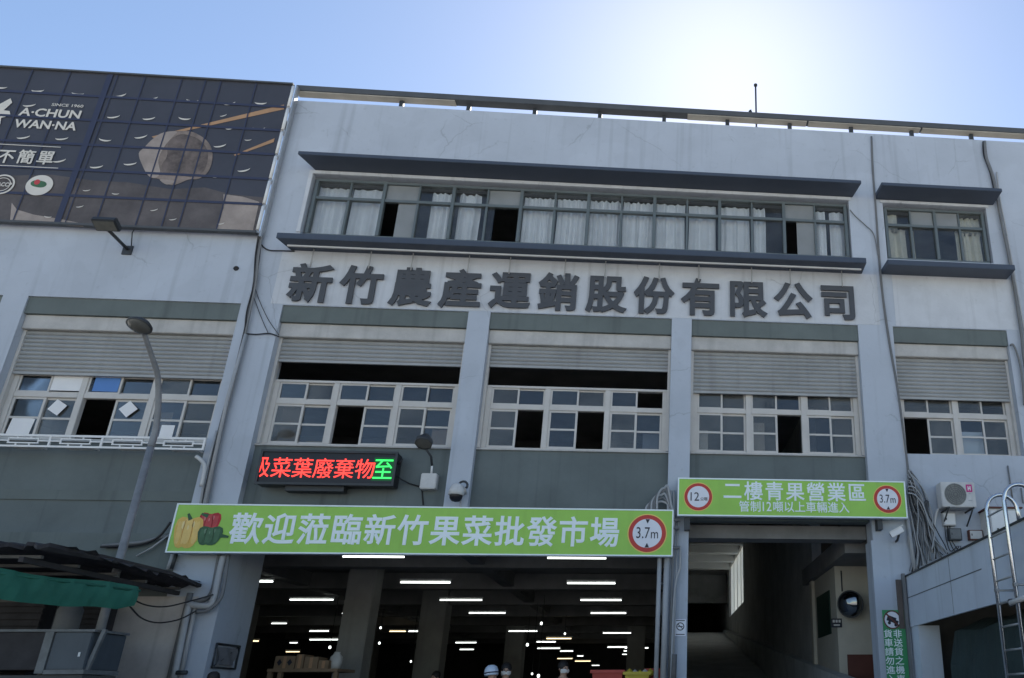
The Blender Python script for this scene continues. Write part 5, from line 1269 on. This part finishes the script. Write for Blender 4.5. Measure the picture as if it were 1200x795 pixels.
def person(x, y, h, face, label, top='cloth_navy', legs='cloth_dark', mask=True, helmet=False, hair=True, tilt=0., carry=0.):
    s = h/1.72
    J = {}
    def side(q):
        return {'sh': (.185*q, 0, 1.40), 'el': (.235*q, .03, 1.12), 'wr': (.225*q, -.09-carry, .90+carry*.6), 'pm': (.222*q, -.12-carry, .83+carry*.6),
                'hp': (.09*q, 0, .93), 'kn': (.10*q, -.02, .50), 'an': (.105*q, .03, .09), 'to': (.115*q, -.13, .035), 'he': (.105*q, .06, .04)}
    V_ = [(0, 0, .96), (0, .01, 1.12), (0, .01, 1.30), (0, .005, 1.42), (0, -.005, 1.50), (0, -.01, 1.55), (0, -.02, 1.63), (0, -.015, 1.685)]
    E_ = [(i, i+1) for i in range(7)]; R_ = [(.15, .11), (.135, .10), (.165, .11), (.12, .08), .055, .068, (.078, .095), (.062, .075)]
    fingers = []
    for q in (-1, 1):
        d = side(q); o = len(V_)
        V_ += [d['sh'], d['el'], d['wr'], d['pm'], d['hp'], d['kn'], d['an'], d['to']]
        R_ += [.062, .047, .032, (.020, .040), .10, .062, .042, (.045, .03)]
        E_ += [(3, o), (o, o+1), (o+1, o+2), (o+2, o+3), (0, o+4), (o+4, o+5), (o+5, o+6), (o+6, o+7)]
        w_ = Vector(d['pm'])
        for k, (off, ln) in enumerate(((-.028, .070), (-.009, .080), (.010, .075), (.028, .060))):
            b = w_+Vector((0, off, -.01)); fingers.append(([b+Vector((0, 0, .02)), b+Vector((0, -.004, -ln*.45)), b+Vector((-.012*q, -.008, -ln*.8)), b+Vector((-.026*q, -.008, -ln))], .0085))
        b = w_+Vector((-.004*q, -.03, .02)); fingers.append(([b, b+Vector((-.014*q, -.022, -.02)), b+Vector((-.022*q, -.030, -.05))], .010))
    vs, fs = skin_mesh(V_, E_, R_)
    for P, r in fingers:
        a, b = skin_mesh(P, [(i, i+1) for i in range(len(P)-1)], [r]*(len(P)-1)+[r*.8], 0, 1)
        o = len(vs); vs += a; fs += [tuple(i+o for i in f) for f in b]
    c_, s_ = math.cos(face), math.sin(face)
    def place(v, k=1.): 
        px_, py_, pz_ = v.x*s, v.y*s, v.z*s
        return Vector((x+px_*c_-py_*s_, y+px_*s_+py_*c_, G+.006+pz_))
    t = thing('person', label, 'person', (x, y, G+.006))
    mb = MB().add([place(v) for v in vs], fs, 'skin', True)
    def loc(mb_, prof, c, axis, mt, n=16):                      # a small turned shape placed in the person's own frame
        k = MB(); k.lathe(prof, c, axis, mt, n); mb_.add([place(v) for v in k.v], k.f, mt, True)
    loc(mb, [(0, .03), (.012, .02), (.016, 0), (0, 0)], (0, -.108, 1.615), (0, -1, -.3), 'skin')       # nose
    for q in (-1, 1): loc(mb, [(0, -.01), (.02, -.006), (.026, .006), (.0, .012)], (.083*q, .0, 1.615), (q, .2, 0), 'skin')   # ears
    loc(mb, [(0, .006), (.022, .004), (.024, 0)], (0, -.105, 1.565), (0, -1, 0), 'skin')               # mouth
    mb.build('body', None, t)
    ey = MB()
    for q in (-1, 1): loc(ey, [(0, .008), (.008, .006), (.011, 0)], (.032*q, -.100, 1.632), (0, -1, 0), 'ink', 10)
    ey.build('eyes', None, t)
    # shirt and trousers follow the same joints, a little wider
    Vt = V_[:4]; Rt = [(.165, .125), (.15, .115), (.18, .125), (.125, .085)]; Et = [(0, 1), (1, 2), (2, 3)]
    for q in (-1, 1):
        d = side(q); o = len(Vt); Vt = Vt+[d['sh'], d['el'], tuple(Vector(d['el']).lerp(Vector(d['wr']), .8))]; Rt += [.075, .060, .045]; Et += [(3, o), (o, o+1), (o+1, o+2)]
    a, b = skin_mesh(Vt, Et, Rt); MB().add([place(v) for v in a], b, top, True).build('jacket', None, t)
    Vp = [(0, 0, .98)]; Rp = [(.16, .12)]; Ep = []
    for q in (-1, 1):
        d = side(q); o = len(Vp); Vp += [d['hp'], d['kn'], (d['an'][0], d['an'][1], .11)]; Rp += [.112, .078, .065]; Ep += [(0, o), (o, o+1), (o+1, o+2)]
    a, b = skin_mesh(Vp, Ep, Rp); MB().add([place(v) for v in a], b, legs, True).build('trousers', None, t)
    for q in (-1, 1):
        d = side(q); a, b = skin_mesh([d['he'], (d['an'][0], -.02, .05), d['to']], [(0, 1), (1, 2)], [(.045, .045), (.05, .055), (.05, .035)])
        MB().add([place(v) for v in a], b, 'cloth_dark', True).build('shoe', None, t)
    if hair and not helmet:
        hb = MB(); loc(hb, [(0, .115), (.05, .108), (.085, .075), (.100, .02), (.097, -.03), (.085, -.05), (.07, -.03)], (0, .012, 1.655), (0, .25, 1), 'hair', 20); hb.build('hair', None, t)
    if helmet:
        hb = MB(); loc(hb, [(0, .14), (.06, .132), (.105, .10), (.13, .04), (.132, -.03), (.125, -.06), (.115, -.05)], (0, .005, 1.655), (0, .12, 1), 'helmet', 24); ho = hb.build('helmet', None, t)
        hb = MB(); loc(hb, [(.133, .0), (.150, -.012), (.133, -.024)], (0, .005, 1.66), (0, .12, 1), 'cloth_navy', 24); hb.build('helmet_band', None, ho)
    if mask:
        k = MB(); pts = []
        for i in range(9):
            a_ = math.radians(-70+140*i/8)
            for j, (zz, rr) in enumerate(((1.615, .106), (1.58, .116), (1.545, .098))): pts.append(place(Vector((math.sin(a_)*rr*.85, -.005-math.cos(a_)*rr*1.02, zz))))
        k.add(pts, [(i*3+j, i*3+j+1, i*3+j+4, i*3+j+3) for i in range(8) for j in range(2)], 'mask', True); k.build('face_mask', None, t)
    return t
def stand(px, Y, top_y): 
    p = at(px, top_y, Y); return p.x, Y, p.z-G-.006
x, y, h = stand(577, 15.7, 779); person(x, y, h/1.045, 1.1, 'person in a pale blue helmet standing at the market opening', 'cloth_dark', helmet=True, mask=False)
x, y, h = stand(594, 15.9, 777.5); person(x, y, h/1.02, .15, 'person with dark hair and white face mask beside the pale blue helmet', 'cloth_navy', mask=True)
x, y, h = stand(661, 15.8, 775); person(x, y, h/1.02, .7, 'person with black hair and a pale mask left of the red tub', 'cloth_dark', mask=True)
x, y, h = stand(511, 19.5, 787); person(x, y, h/1.02, -.5, 'person without mask standing before the far column', 'cloth_grey', mask=False)
x, y, h = stand(252, 13.6, 788); person(x, y, h/1.02, math.pi, 'dark haired person seen from behind at the foot of the left pillar', 'cloth_dark', mask=False)
